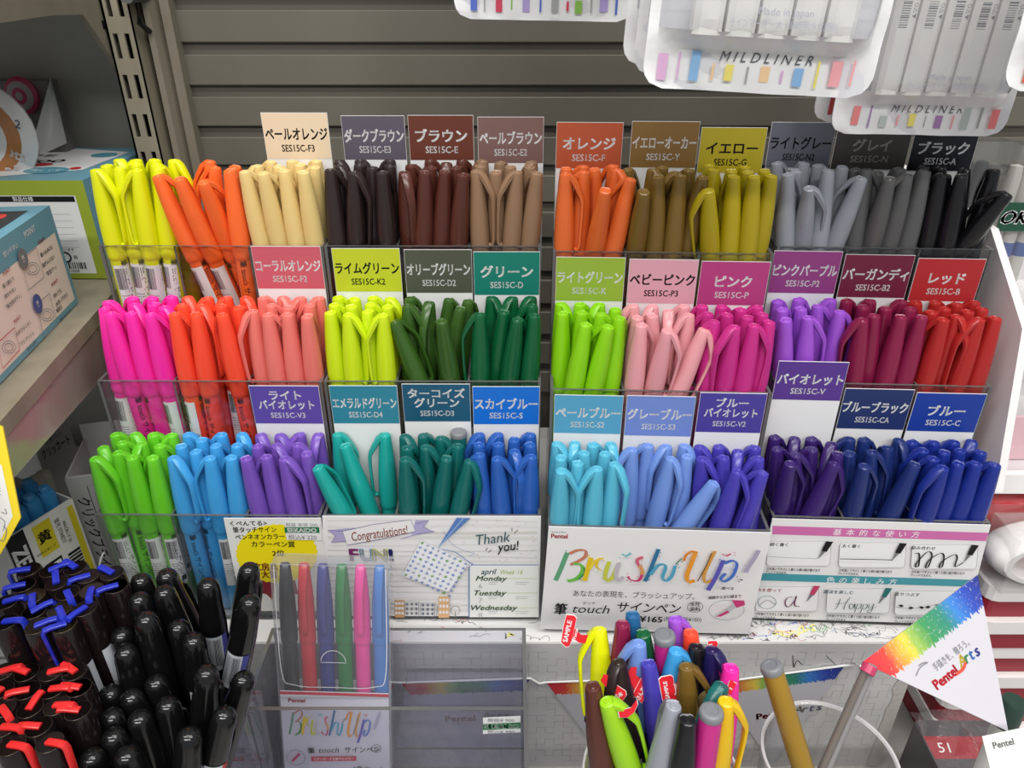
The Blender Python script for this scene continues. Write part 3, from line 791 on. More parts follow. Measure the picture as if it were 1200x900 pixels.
BRUSH = [  # strokes of the big lettering in the frame of its own picture: colour, width, points
 ((96,158,120),20,[(150,160),(135,195),(115,245),(90,300)]), ((196,122,96),15,[(160,165),(200,148),(240,150),(238,180),(200,205),(165,220)]),
 ((110,184,78),19,[(180,214),(220,222),(226,255),(195,290),(150,302)]), ((60,140,70),7,[(232,232),(234,262),(205,292)]),
 ((224,190,36),20,[(268,182),(252,240),(236,300)]), ((232,206,60),12,[(262,240),(282,205),(308,190),(332,186)]), ((224,190,36),12,[(300,196),(296,226),(320,246)]),
 ((196,200,70),17,[(360,200),(340,262),(345,295),(372,284),(398,232)]), ((190,182,190),17,[(410,204),(392,262),(402,296),(432,276)]), ((110,180,190),9,[(425,160),(440,170),(470,158)]),
 ((206,92,120),15,[(528,176),(500,190),(505,215),(522,235)]), ((212,150,90),17,[(510,218),(524,240),(522,262)]), ((196,60,110),13,[(524,262),(506,292),(470,290),(450,272)]),
 ((50,110,150),17,[(606,134),(580,200),(560,250),(538,296)]), ((80,160,190),15,[(566,262),(600,218),(634,210),(640,230),(626,275),(645,292),(672,268),(690,215)]),
 ((60,120,90),5,[(690,210),(720,180)]), ((226,150,50),20,[(792,142),(775,190),(748,262),(755,296),(786,290)]), ((214,130,50),11,[(730,190),(745,160),(775,142),(800,150)]),
 ((206,150,70),15,[(888,140),(860,196),(832,262),(842,298),(880,282)]), ((120,84,50),5,[(870,150),(840,220),(800,290)]),
 ((92,86,176),19,[(930,184),(905,240),(880,290),(852,336)]), ((76,110,190),15,[(935,200),(975,186),(996,206),(975,262),(935,290),(916,276),(940,250)]), ((206,80,96),8,[(920,150),(945,160),(965,150)]),
 ((168,160,184),18,[(1105,132),(1085,170),(1055,215),(1040,245)]), ((60,60,80),12,[(1012,278),(1024,282)])]
def brush_up(pr, fx, k=1.0):
    rb = random.Random(2)
    for rgb, w, pts in BRUSH:
        m = mat('brush_ink_%02x%02x%02x' % rgb, rgb, 0.5, 0.3)
        q = spline([fx(*p) for p in pts]); sc_ = math.dist(fx(0, 0), fx(1, 0))
        pr.line(q, w * 1.3 * sc_, m, nib=(math.radians(150), 0.35))
        for _ in range(5 if k == 1 else 2):
            a, b = rb.choice(q); r = rb.uniform(1.5, 4.5) * sc_
            pr.disc(a + rb.uniform(-22, 22) * sc_, b + rb.uniform(-22, 22) * sc_, r, r, m, 6)

# --- centre poster with the large lettering
mb, pr = sheet_on(2, [(643, 617.2), (904.5, 624.5), (877, 743), (633, 737)], lift=-0.0022)
z = zoom(630, 610, 4.286); Q = lambda x, y: pr.uv(630 + x / 4.286, 610 + y / 4.286)
pr.ptext('Pentel', 655.6, 628, 7.5, RED_INK, 19, bold=0.04)
pr.ptext('Passion to Move', 655, 623.3, 2.4, INK, 17)
brush_up(pr, Q)
pr.ptext('あなたの表現を、ブラッシュアップ。', 742, 693, 8.2, INK, 142)
pr.ptext('筆', 657, 709.5, 14, INK, 15, bold=0.035, shear=0.15)
pr.ptext('touch', 692.5, 709, 14, INK, 47, shear=0.25)
pr.ptext('タッチ', 690, 702.5, 4, INK, 16)
pr.ptext('サインペン', 760, 708, 13.5, INK, 74, bold=0.012, shear=0.15)
pr.ptext('¥165', 762, 721, 9.5, INK, 28, bold=0.03)
pr.ptext('(税抜価格¥150)', 799, 721, 6, INK, 44)
u, v = pr.uv(813.5, 706.5); k = pr.scale(813, 706)
pr.line([(u + 9 * k * math.cos(a * .2618), v + 8.5 * k * math.sin(a * .2618)) for a in range(24)], 0.6 * k, INK, True)
pr.ptext('水性', 813.5, 703.5, 5.4, INK, 12, bold=0.02); pr.ptext('染料', 813.5, 709, 5.4, INK, 12, bold=0.02)
u, v = pr.uv(850, 710)
pr.line([(u + 20.5 * k * math.cos(a * .2618), v + 16 * k * math.sin(a * .2618)) for a in range(24)], 0.5 * k, GREY_INK, True)
pk = mat('print_magenta', (196, 60, 116), 0.4)
pr.ppoly(z((970, 378), (1030, 380), (1036, 402), (992, 418)), pk)
pr.pline(z((985, 408), (962, 425), (942, 438)), 5.2 * k, mat('print_silver', (188, 188, 194), 0.3), curve=False)
pr.ppoly(z((948, 430), (958, 440), (915, 460), (886, 462)), pk)
pr.ptext('細線から太い線まで', 848, 694.5, 4.2, INK, 38, rot=0.12, bold=0.02)
pr.ptext('選べる', 851, 684.5, 3.8, INK, 25, bold=0.02)
solo('lettering_poster', mb, 'white poster with large multicoloured brush lettering and a 165 yen price', 'poster')

# --- poster with greetings, patterned card and planner
mb, pr = sheet_on(1, [(377.5, 605), (634, 605.3), (631.5, 722), (382, 722)])
z = zoom(370, 600, 4.444); k = pr.scale(500, 660)
rb = random.Random(9)
for j in range(16):
    y = 610 + j * 7; gm = mat('wood_grain_%d' % (j % 3), [(214, 213, 209), (220, 219, 216), (208, 206, 201)][j % 3], 0.5)
    pr.pline([(384, y + rb.uniform(-2, 2)), (450, y + rb.uniform(-2, 2)), (540, y + rb.uniform(-2, 2)), (629, y + rb.uniform(-2, 2))], rb.uniform(1.5, 5) * k, gm)
vio = mat('print_dusk_violet', (92, 84, 140), 0.5); lil = mat('print_lilac', (170, 164, 200), 0.5)
pr.ppoly(z((62, 92), (205, 80), (212, 150), (80, 156), (104, 122)), lil)
pr.ppoly(z((440, 136), (500, 118), (520, 40), (590, 40), (562, 76), (620, 100), (520, 118), (450, 138)), lil)
pr.ppoly(z((140, 98), (495, 38), (520, 98), (165, 170)), PAPER)
pr.pline(z((140, 98), (300, 62), (495, 38), (520, 98), (330, 142), (165, 170)), 0.7 * k, vio, True, curve=False)
pr.pline(z((140, 98), (62, 92), (104, 122), (80, 156), (155, 150)), 0.6 * k, vio, curve=False)
pr.pline(z((520, 60), (590, 40), (562, 76), (620, 100), (525, 112)), 0.6 * k, vio, curve=False)
pr.ptext('Congratulations!', 370 + 333 / 4.444, 600 + 106 / 4.444, 15, mat('print_sienna', (178, 92, 62), 0.5), 68, shear=0.3, rot=0.17, bold=0.01)
for ch, x, c in (('F', 200, (150, 60, 130)), ('U', 268, (70, 150, 190)), ('N', 335, (176, 186, 60)), ('!', 392, (44, 46, 110))):
    pr.ptext(ch, 370 + x / 4.444, 600 + 218 / 4.444, 19, mat('fun_' + {'F': 'plum', 'U': 'aqua', 'N': 'lime', '!': 'navy'}[ch], c, 0.5), None, bold=0.06)
    if ch in 'UN': pr.ptext(ch, 370 + x / 4.444, 600 + 218 / 4.444, 19, PAPER, None, bold=0.004)
pr.ptext('Thank', 370 + 925 / 4.444, 600 + 130 / 4.444, 17, mat('print_slate', (52, 84, 92), 0.5), 40, shear=0.3, rot=0.14)
pr.ptext('you!', 370 + 1000 / 4.444, 600 + 172 / 4.444, 15, INK, 27, shear=0.3, rot=0.14, bold=0.01)
for p in (((1022, 95), (1022, 78)), ((1035, 105), (1052, 88)), ((900, 205), (915, 190)), ((885, 195), (895, 180)), ((985, 200), (1045, 180))):
    pr.pline(z(*p), 0.7 * k, INK, curve=False)
pb = mat('print_pen_blue', (84, 122, 184), 0.45)
pr.ppoly(z((735, 24), (808, 26), (690, 130), (634, 186)), pb)
pr.pline(z((770, 26), (690, 120), (634, 186)), 1.2 * k, mat('print_pen_light', (150, 178, 214), 0.4), curve=False)
pr.pline(z((634, 186), (720, 200), (780, 240), (830, 275)), 0.9 * k, pb); pr.pline(z((665, 92), (700, 150), (760, 190), (826, 210), (800, 222)), 0.4 * k, pb)
card = mat('print_card_white', (232, 233, 236), 0.5)
pr.ppoly(z((450, 325), (548, 136), (802, 258), (690, 410)), card)
pr.pline(z((450, 325), (548, 136), (802, 258), (690, 410)), 0.35 * k, GREY_INK, True, curve=False)
mot = [mat('motif_blue', (120, 142, 190), 0.5), mat('motif_grey', (168, 170, 188), 0.5), mat('motif_green', (110, 156, 80), 0.5), lil]
for i in range(9):
    for j in range(8):
        a, b = (i + .5) / 9, (j + .5) / 8
        x = 548 + (802 - 548) * a + (450 - 548) * b; y = 136 + (258 - 136) * a + (325 - 136) * b
        m = mot[2] if (i + 2 * j) % 7 == 0 else mot[(i * j + i) % 2]
        pts = []
        for q in range(10):
            an = q * math.pi / 5 + i; r = (13.5 if q % 2 else 5) + rb.uniform(-2, 2)
            pts.append((x + r * math.cos(an), y + r * math.sin(an) * .8))
        pr.ppoly(z(*pts), m); pr.l -= pr.step
pr.up()
for j in range(60):
    x, y = rb.uniform(770, 1150), rb.uniform(30, 260)
    if 830 < x < 1070 and 80 < y < 200: continue
    u, v = pr.uv(*z((x, y))[0]); pr.disc(u, v, rb.uniform(.4, 1.1) * k, rb.uniform(.4, 1.1) * k, mat('splash_grey', (196, 188, 190), 0.5), 6); pr.l -= pr.step
pr.up()
bl = mat('print_planner_blue', (62, 92, 170), 0.5); gr = mat('print_leaf', (84, 130, 60), 0.5); gr2 = mat('print_lime', (150, 178, 60), 0.5)
pr.ppoly(z((800, 268), (1162, 268), (1160, 540), (800, 540)), mat('print_page', (230, 231, 226), 0.5))
pr.pline(z((800, 540), (800, 280), (812, 268), (1162, 268)), 1.2 * k, bl, curve=False)
pr.ptext('april', 370 + 902 / 4.444, 600 + 302 / 4.444, 9, mat('print_bluegreen', (50, 100, 120), 0.5), 18, shear=0.3, bold=0.02)
pr.ptext('Week 16', 370 + 1020 / 4.444, 600 + 304 / 4.444, 7.5, gr2, 26, shear=0.3)
for t, y, x in (('Monday', 337, 915), ('Tuesday', 411, 910), ('Wednesday', 487, 930)):
    pr.pline(z((830, y + 2), (1155, y + 1)), 0.5 * k, gr2, curve=False)
    pr.ptext(t, 370 + x / 4.444, 600 + y / 4.444, 8.4, mat('print_forest', (40, 84, 60), 0.5), None, shear=0.3, bold=0.015)
    for dx, w in ((935, 70), (1085, 90)):
        for dy in (20, 30): pr.pline(z((dx - w / 2, y + dy), (dx + w / 2 - dy, y + dy)), 0.45 * k, GREY_INK, curve=False)
    pr.ptext({'M': '6', 'T': '7', 'W': '8'}[t[0]], 370 + 858 / 4.444, 600 + (y + 38) / 4.444, 8, mat('faint_ink', (176, 176, 176), 0.5))
bd = [(415, 462, 450, (196, 150, 100)), (466, 538, 455, (120, 122, 132)), (548, 622, 460, (104, 110, 128)), (642, 695, 428, (214, 170, 120))]
for x0, x1, yt, c in bd:
    m = mat('house_%d' % x0, c, 0.5)
    if x0 in (415, 642): pr.ppoly(z((x0, 538), (x1, 538), (x1, yt), (x0, yt)), m)
    pr.pline(z((x0, 538), (x1, 538), (x1, yt), (x0, yt)), 0.6 * k, m, True, curve=False)
    for i in range(3):
        for j in range(3):
            wx = x0 + (x1 - x0) * (i + .5) / 3; wy = yt + (536 - yt) * (j + .55) / 3.4
            pr.ppoly(z((wx - 6, wy + 7), (wx + 6, wy + 7), (wx + 6, wy - 7), (wx - 6, wy - 7)), PAPER if x0 in (415, 642) else m); pr.l -= pr.step
    pr.up()
pr.pline([z((728 + 24 * math.cos(a * .5236), 500 + 22 * math.sin(a * .5236)))[0] for a in range(12)], 0.6 * k, mat('tree_line', (90, 110, 70), 0.5), True); pr.pline(z((728, 505), (727, 538)), 0.8 * k, mat('tree_line', (90, 110, 70), 0.5))
pr.pline(z((634, 475), (632, 538)), 0.5 * k, INK)
solo('greeting_poster', mb, 'pale poster with Congratulations ribbon, Thank you lettering and weekly planner page', 'poster')

# --- how-to poster
mb, pr = sheet_on(3, [(905, 608), (1161, 615.5), (1131, 732), (880, 724)])
z = zoom(870, 600, 4.0); k = pr.scale(1020, 670)
pink = mat('print_band_pink', (204, 108, 168), 0.45); teal = mat('print_band_teal', (66, 150, 162), 0.45)
pr.ppoly(z((140, 104), (1142, 136), (1155, 97), (141, 64)), pink); pr.ppoly(z((80, 320), (1072, 350), (1085, 318), (88, 286)), teal)
for i, ch in enumerate('基本的な使い方'): pr.ptext(ch, 870 + (445 + i * 61) / 4, 600 + (94 + i * 1.8) / 4, 8, INKW)
for i, ch in enumerate('色の楽しみ方'): pr.ptext(ch, 870 + (413 + i * 58) / 4, 600 + (317 + i * 1.8) / 4, 8, INKW)
for x0, x1, y0, y1, t, tc in ((118, 415, 134, 250, '細く書く', INK), (455, 765, 140, 256, '太く書く', INK), (793, 1100, 148, 262, '組み合わせ', INK),
                              (65, 355, 344, 458, '2色を使って', RED_INK), (395, 690, 352, 466, '濃淡を楽しむ', mat('print_bluegreen', (50, 100, 120), 0.5)), (715, 1010, 362, 474, '塗りつぶす', INK)):
    p = []
    for cx, cy, a0 in ((x1 - 16, y0 + 16, -90), (x1 - 22, y1 - 16, 0), (x0 + 10, y1 - 16, 90), (x0 + 16, y0 + 16, 180)):
        for q in range(5):
            a = math.radians(a0 + 22.5 * q); p.append((cx + 16 * math.cos(a), cy + 16 * math.sin(a)))
    pr.ppoly(z(*p), mat('print_box_white', (236, 236, 236), 0.45)); pr.pline(z(*p), 0.35 * k, GREY_INK, True, curve=False)
    pr.ptext(t, 870 + (x0 + 52) / 4, 600 + (y0 + 16) / 4, 4.4, tc, None, bold=0.02)
    cap = 870 + (x0 + 120) / 4
    pr.ptext('力を抜いてやさしく書くと細い線が書けます', cap, 600 + (y1 + 17) / 4, 3.4, INK, 63, bold=0.02)
    pr.ptext('ブレンドできます。', cap - 20, 600 + (y1 + 30) / 4, 3.4, INK, 25, bold=0.02)
def penpic(x, y, m, s=1.0):
    pr.ppoly(z((x + 38 * s, y - 48 * s), (x + 72 * s, y - 46 * s), (x + 40 * s, y + 2 * s), (x + 16 * s, y - 2 * s)), m)
    pr.ppoly(z((x + 18 * s, y - 2 * s), (x + 36 * s, y), (x + 4, y + 32 * s), (x, y + 34 * s)), GREY_INK)
penpic(350, 176, INK); pr.pline(z((118, 200), (250, 206), (350, 210)), 0.35 * k, INK)
penpic(694, 184, INK); pr.pline(z((452, 210), (580, 212), (700, 215)), 1.1 * k, INK)
penpic(1030, 192, INK)
pr.pline(z((800, 186), (822, 186), (820, 240), (806, 246), (812, 226), (860, 178), (882, 190), (866, 244), (852, 248), (870, 214), (920, 184), (938, 196), (930, 244), (916, 248), (930, 222), (985, 190), (1000, 204), (990, 246), (1030, 226)), 1.9 * k, INK, nib=(math.radians(20), 0.35))
penpic(296, 378, mat('print_rose', (190, 60, 100), 0.4), .9); penpic(632, 388, mat('print_petrol', (30, 110, 110), 0.4), .9)
pr.pline(z((232, 388), (206, 392), (196, 420), (214, 434), (244, 400), (248, 384), (240, 425), (264, 432)), 1.7 * k, mat('print_plum', (110, 44, 90), 0.5), nib=(math.radians(30), .3))
pr.pline([z((112 + 42 * math.cos(a * .4189), 412 + 30 * math.sin(a * .4189)))[0] for a in range(15)], 0.6 * k, mat('print_bluegreen', (50, 100, 120), 0.5), True)
pr.pline(z((76, 428), (112, 402), (150, 422)), 0.8 * k, GREY_INK)
pt = mat('print_ink_green', (38, 70, 74), 0.5)
for p in ([(455, 395), (440, 432), (428, 444)], [(500, 388), (478, 420), (470, 446)], [(430, 420), (470, 415), (492, 408)], [(515, 425), (500, 420), (496, 440), (512, 440), (522, 418), (520, 440)],
          [(534, 420), (520, 458)], [(534, 424), (552, 420), (545, 440), (530, 440)], [(562, 422), (546, 462)], [(562, 424), (580, 422), (572, 442), (558, 442)], [(590, 420), (584, 438), (602, 432), (612, 418)], [(610, 418), (596, 456), (580, 452), (625, 430)]):
    pr.pline(z(*p), 1.0 * k, pt, nib=(math.radians(30), .35))
pr.pline(z((712, 432), (780, 440), (850, 432), (920, 418)), 0.4 * k, INK)
for x, y, d in ((725, 424, -1), (770, 440, 1), (820, 432, -1), (850, 436, 1), (895, 422, -1)):
    pr.ppoly(z((x, y), (x + 12, y - 10 * d), (x + 26, y - 4 * d), (x + 14, y + 3 * d)), INK)
solo('instruction_poster', mb, 'grey white poster with pink and teal bands of writing instructions', 'poster')

# --- handwritten price card
mb, pr = sheet_on(0, [(262, 607.5), (376, 607.5), (389, 716), (284, 716)], m=mat('card_white', (224, 224, 220), 0.5))
z = zoom(250, 590, 6.92); k = pr.scale(320, 650)
yel = mat('burst_yellow', (236, 218, 10), 0.5)
p = []
for q in range(72):
    a = q * math.pi / 36; r = 1.0 if q % 2 else 0.965
    p.append((515 + 335 * r * math.cos(a), 405 + 240 * r * math.sin(a)))
red = mat('ribbon_crimson', (134, 22, 46), 0.5)
pr.ppoly(z((370, 610), (505, 640), (480, 780), (430, 735), (350, 715)), red); pr.ppoly(z((545, 640), (660, 610), (690, 735), (620, 735), (590, 780)), red)
pr.ppoly(z(*p), yel)
pr.pline(z((470, 780), (500, 655)), 0.8 * k, mat('ribbon_gold', (214, 140, 60), 0.4), curve=False)
mark = mat('marker_black', (34, 40, 34), 0.5); markr = mat('marker_red', (140, 24, 40), 0.5)
for t, x, y, hp, w, rt in (('くぺんてる>', 285, 160, 6.4, 43, 0.02), ('筆タッチサイン', 335, 212, 7.2, 51, 0.02), ('ペンネオンカラー', 378, 268, 7.2, 58, 0.03), ('カラーペン賞', 485, 328, 7.4, 51, 0.0), ('2位', 527, 400, 7.6, 19, 0.03)):
    pr.ptext(t, 250 + x / 6.92, 590 + y / 6.92, hp, mark, w, rot=rt, bold=0.02, shear=0.1)
pr.ptext('文房具', 250 + 425 / 6.92, 590 + 510 / 6.92, 9.5, markr, 28, bold=0.03); pr.ptext('大賞', 250 + 455 / 6.92, 590 + 572 / 6.92, 9, markr, 18, bold=0.03)
pr.ppoly(z((580, 148), (862, 150), (886, 292), (596, 290)), WHITE); pr.ppoly(z((584, 234), (864, 234), (860, 186), (577, 188)), mat('shop_green', (24, 112, 66), 0.4))
pr.ptext('SEKAIDO', 250 + 720 / 6.92, 590 + 211 / 6.92, 6.6, INKW, 35, bold=0.05)
pr.ptext('税抜 本体 200', 250 + 718 / 6.92, 590 + 168 / 6.92, 5, GREY_INK, 37); pr.ptext('税込¥ 220', 250 + 725 / 6.92, 590 + 268 / 6.92, 6.6, GREY_INK, 33)
solo('price_card', mb, 'handwritten white card with yellow burst, crimson ribbon and a green price sticker', 'card')

# ================================================================ LEFT: SHELF, BOXES
rail = mat('rail_worn_reflection', (186, 174, 160), 0.35, 0.4, noise=((25, 25, 25), 0.6, (196, 130, 130)))  # worn rail; pink reflections of the pens are painted in as colour blotches
Sz = -0.2
a = V((-0.288, 0.505, 0)); b = V((-0.2648, 0.333, 0)); d = (b - a).normalized()
P1 = a - d * 0.055; P2 = b + d * 0.16
sh = thing('side_shelf', 'worn beige shelf board with painted pink reflections on its front rail, under the boxes', 'shelf', Matrix.Translation((-0.45, 0.4, Z(Sz - 0.04))))
mb = MB()
mb.prism([(P1.x, P1.y), (-0.62, P1.y), (-0.62, P2.y), (P2.x, P2.y)], Z(Sz - 0.018), Z(Sz), beige)
part('board', mb, sh, True)
n = V((-d.y, d.x, 0)) * 1; n = n if n.x > 0 else -n
mb = MB()
def railbar(o0, o1, top, b0, b1, m):
    """bar along the shelf edge, deeper at its far end"""
    far, near_ = P1, P2
    vs = []
    for p, bt in ((far, b0), (near_, b1)):
        for o in (o0, o1):
            q = p + n * o; vs += [(q.x, q.y, Z(Sz + bt)), (q.x, q.y, Z(Sz + top))]
    mb.add(vs, [(0, 1, 3, 2), (6, 7, 5, 4), (2, 3, 7, 6), (4, 5, 1, 0), (1, 5, 7, 3), (2, 6, 4, 0)], m)
railbar(0, 0.006, 0.0006, -0.009, -0.009, beige); railbar(0, 0.0045, -0.009, -0.050, -0.020, rail)
part('rail', mb, sh, True)
mb = MB(); railbar(0.0046, 0.0056, -0.0095, -0.049, -0.0195, clear('rail_cover', (0.97, 0.96, 0.95), 0.06, rough=0.15))
part('label_cover', mb, sh, True)

def carton(name, label, M, w, dp, h, sides, cat='box'):
    """box in local frame: x along the front, y back, z up; sides maps front/right/top to materials"""
    t = thing(name, label, cat, M)
    mb = MB()
    mb.box((0, 0, 0), (w, dp, h), sides['base'])
    pf = Print(mb, frame((0, 0, 0), (1, 0, 0), (0, 0, 1)), 0.0002, M); pt_ = Print(mb, frame((0, 0, h), (1, 0, 0), (0, 1, 0)), 0.0002, M); ps = Print(mb, frame((w, 0, 0), (0, 1, 0), (0, 0, 1)), 0.0002, M)
    return t, mb, pf, pt_, ps
green = mat('carton_lime', (150, 166, 50), 0.4); aqua = mat('carton_aqua', (110, 160, 178), 0.4); cream = mat('carton_cream', (238, 220, 208), 0.45)
# back carton
M = Matrix.Translation((-0.475, 0.519, Z(Sz + 0.0008)))
t, mb, pf, pt_, ps = carton('cleaner_box', 'flat lime edged product box with barcode, behind the POINT box', M, 0.180, 0.108, 0.0715, {'base': aqua})
pf.rect(0, 0, 0.18, 0.0715, green); pf.rect(0.004, 0.004, 0.172, 0.061, WHITE); pf.rect(0.10, 0.0565, 0.171, 0.0605, INK)
pf.text('製品仕様', 0.135, 0.0585, 0.0036, INKW)
for j, tx in enumerate(['品名', '0mm×奥41×65mm', '電源(充電)', 'シ EVA', '電池(単4形)別売', '色']):
    pf.text(tx, 0.133, 0.0505 - j * 0.0048, 0.0030, INK, 0.03); pf.rect(0.112, 0.0478 - j * 0.0048, 0.165, 0.0480 - j * 0.0048, GREY_INK)
pf.text('お買い上げありがとうございます', 0.142, 0.0222, 0.0025, INK, 0.045)
for x in (0.137, 0.153):
    pf.line([(x + 0.0036 * math.cos(q * .5236), 0.0165 + 0.0036 * math.sin(q * .5236)) for q in range(12)], 0.0012, INK, True)
pf.text('カバー', 0.1445, 0.0178, 0.0026, INK); pf.text('箱', 0.160, 0.0165, 0.003, INK)
rb = random.Random(4); x = 0.134
while x < 0.166:
    w = rb.choice((0.0004, 0.0007, 0.001)); pf.l = 0.0004; pf.rect(x, 0.0075, x + w, 0.0115 + 0.001, INK); x += w + rb.choice((0.0004, 0.0006, 0.0009))
pf.text('4 977564 713638', 0.150, 0.0060, 0.0028, INK, 0.032)
pt_.poly([(0.0, 0.004), (0.10, 0.004), (0.165, 0.03), (0.172, 0.09), (0.12, 0.104), (0.0, 0.104)], WHITE)
pt_.rect(0.02, 0.01, 0.062, 0.03, mat('carton_steel', (92, 108, 116), 0.4)); pt_.text('プロブン', 0.042, 0.02, 0.012, INKW, 0.036)
pt_.text('Sottoo', 0.112, 0.058, 0.020, INK, 0.05, bold=0.03, shear=0.3, rot=0.12); pt_.text('お手軽', 0.108, 0.076, 0.01, INK, 0.035)
pt_.disc(0.140, 0.028, 0.016, 0.010, mat('carton_teal_dot', (80, 150, 170), 0.4)); pt_.text('消しくず', 0.140, 0.028, 0.006, INKW, 0.022)
pt_.disc(0.093, 0.036, 0.014, 0.009, mat('carton_grey_dot', (176, 180, 180), 0.4)); pt_.disc(0.158, 0.078, 0.010, 0.008, mat('carton_teal_dot', (80, 150, 170), 0.4)); pt_.disc(0.128, 0.046, 0.007, 0.005, RED_INK); pt_.disc(0.158, 0.034, 0.004, 0.004, RED_INK)
pt_.rect(0.052, 0.008, 0.082, 0.014, mat('carton_tealbar', (60, 120, 130), 0.4))
ps.poly([(0.012, 0.022), (0.05, 0.026), (0.05, 0.052), (0.012, 0.05)], INK); ps.disc(0.022, 0.037, 0.007, 0.007, RED_INK); ps.disc(0.034, 0.040, 0.006, 0.006, mat('carton_gold', (214, 170, 60), 0.4))
part('carton', mb, t)
# front carton: its long face looks right, along the shelf edge
A = hit_z(0, 452, Sz); Bq = hit_z(92.5, 355, Sz)
X = (Bq - A); X.z = 0; FX = X.normalized(); A2 = A - FX * 0.07 ; wl = (Bq - A2).length
Yv = V((0, 0, 1)).cross(FX)
M = Matrix((FX, Yv, V((0, 0, 1)))).transposed().to_4x4(); M.translation = V((A2.x, A2.y, Z(Sz + 0.0008)))
hB = 0.0665
t, mb, pf, pt_, ps = carton('cleaner_box', 'pale blue box with pink POINT panel, on the shelf edge', M, wl, 0.075, hB, {'base': aqua})
pf.rect(0.004, 0.004, wl - 0.0045, hB - 0.0165, cream)
zz = zoom(0, 225, 3.83)
pf.ptext('使いやすい', 12, 293, 9, INKW, 22, bold=0.03); pf.ptext('POINT', 34, 271, 12, INKW, 22, bold=0.04)
tl = [('POINT!', 48, 282, 7, RED_INK, 15), ('吸い込み口に', 54, 294, 7, INK, 23), ('指が入らない', 56, 306, 7, INK, 23), ('「安全バー」', 59, 317, 7, INK, 19),
      ('POINT!', 63, 331, 7, RED_INK, 14), ('汚れても', 66, 344, 7, INK, 18), ('水洗いできる', 71, 351, 7, INK, 23), ('着脱式', 68, 362, 6.5, INK, 12), ('ダストケース', 75, 369, 6.5, INK, 20),
      ('POINT!', 6, 318, 7, RED_INK, 13), ('長く使えて', 8, 331, 7, INK, 20), ('持ちやすい', 10, 343, 7, INK, 20), ('「長方形ボディ」', 14, 353, 7, INK, 26),
      ('POINT!', 18, 374, 7, RED_INK, 16), ('片手でらくらく', 25, 385, 7, INK, 26), ('「ワンプッシュ', 29, 397, 7, INK, 25), ('スイッチ」', 35, 405, 7, INK, 15)]
for s_, x, yv, hp, m, w in tl: pf.ptext(s_, x, yv, hp, m, w, bold=0.015)
for q in ([(22, 305), (40, 290), (49, 325), (31, 340)], [(40, 357), (55, 344), (65, 380), (49, 396)], [(-6, 402), (14, 384), (20, 410), (0, 432)]):
    pf.pline(q, 0.0006, RED_INK if q[0][0] < 0 else GREY_INK, True, curve=False)
    cx = sum(p[0] for p in q) / 4; cy = sum(p[1] for p in q) / 4
    for r in (5, 8): pf.pline([(cx + r * math.cos(w), cy + r * .9 * math.sin(w)) for w in (0, 1, 2, 3, 4.2, 5.2)], 0.0004, GREY_INK, True)
for cx, cy, m in ((24, 303, GREY_INK), (41, 356, mat('carton_indigo', (80, 90, 150), 0.4))):
    u, v = pf.uv(cx, cy); pf.disc(u, v, 0.0055, 0.006, m); pf.text('!!', u, v, 0.006, INKW)
pt_.rect(0.03, 0.008, wl - 0.012, 0.062, mat('carton_charcoal', (54, 58, 62), 0.4)); pt_.text('コンパクト', wl - 0.05, 0.022, 0.010, INKW, 0.045)
for i, c in enumerate(((210, 70, 60), (220, 160, 60), (90, 160, 80), (70, 130, 190))): pt_.disc(wl - 0.024, 0.02 + i * 0.008, 0.006, 0.004, mat('fruit_%d' % i, c, 0.4))
part('carton', mb, t)
# curled white sheet behind
lft = spline([(17, 196), (38, 163), (49, 128), (56, 102), (58.5, 91)]); rgt = spline([(78, 168), (73, 146), (68, 125), (63, 105), (59.5, 91)])
g = []
for (ax, ay), (bx, by) in zip(lft, rgt):
    for j in range(7):
        t_ = j / 6; px_, py_ = ax + (bx - ax) * t_, ay + (by - ay) * t_
        g.append(hit_y(px_, py_, 0.585 + 0.022 * math.sin(t_ * 2.2)))
mb = MB(); n_ = len(lft); fs = [(i * 7 + j, i * 7 + j + 1, i * 7 + 8 + j, i * 7 + 7 + j) for i in range(n_ - 1) for j in range(6)]
cp = mat('curl_paper', (206, 206, 204), 0.6)
mb.add(g, fs, cp, True); mb.add([p + V((0, 0.0006, 0)) for p in g], [f[::-1] for f in fs], cp, True)
solo('paper_sheet', mb, 'curled white paper sheet standing behind the boxes', 'paper')
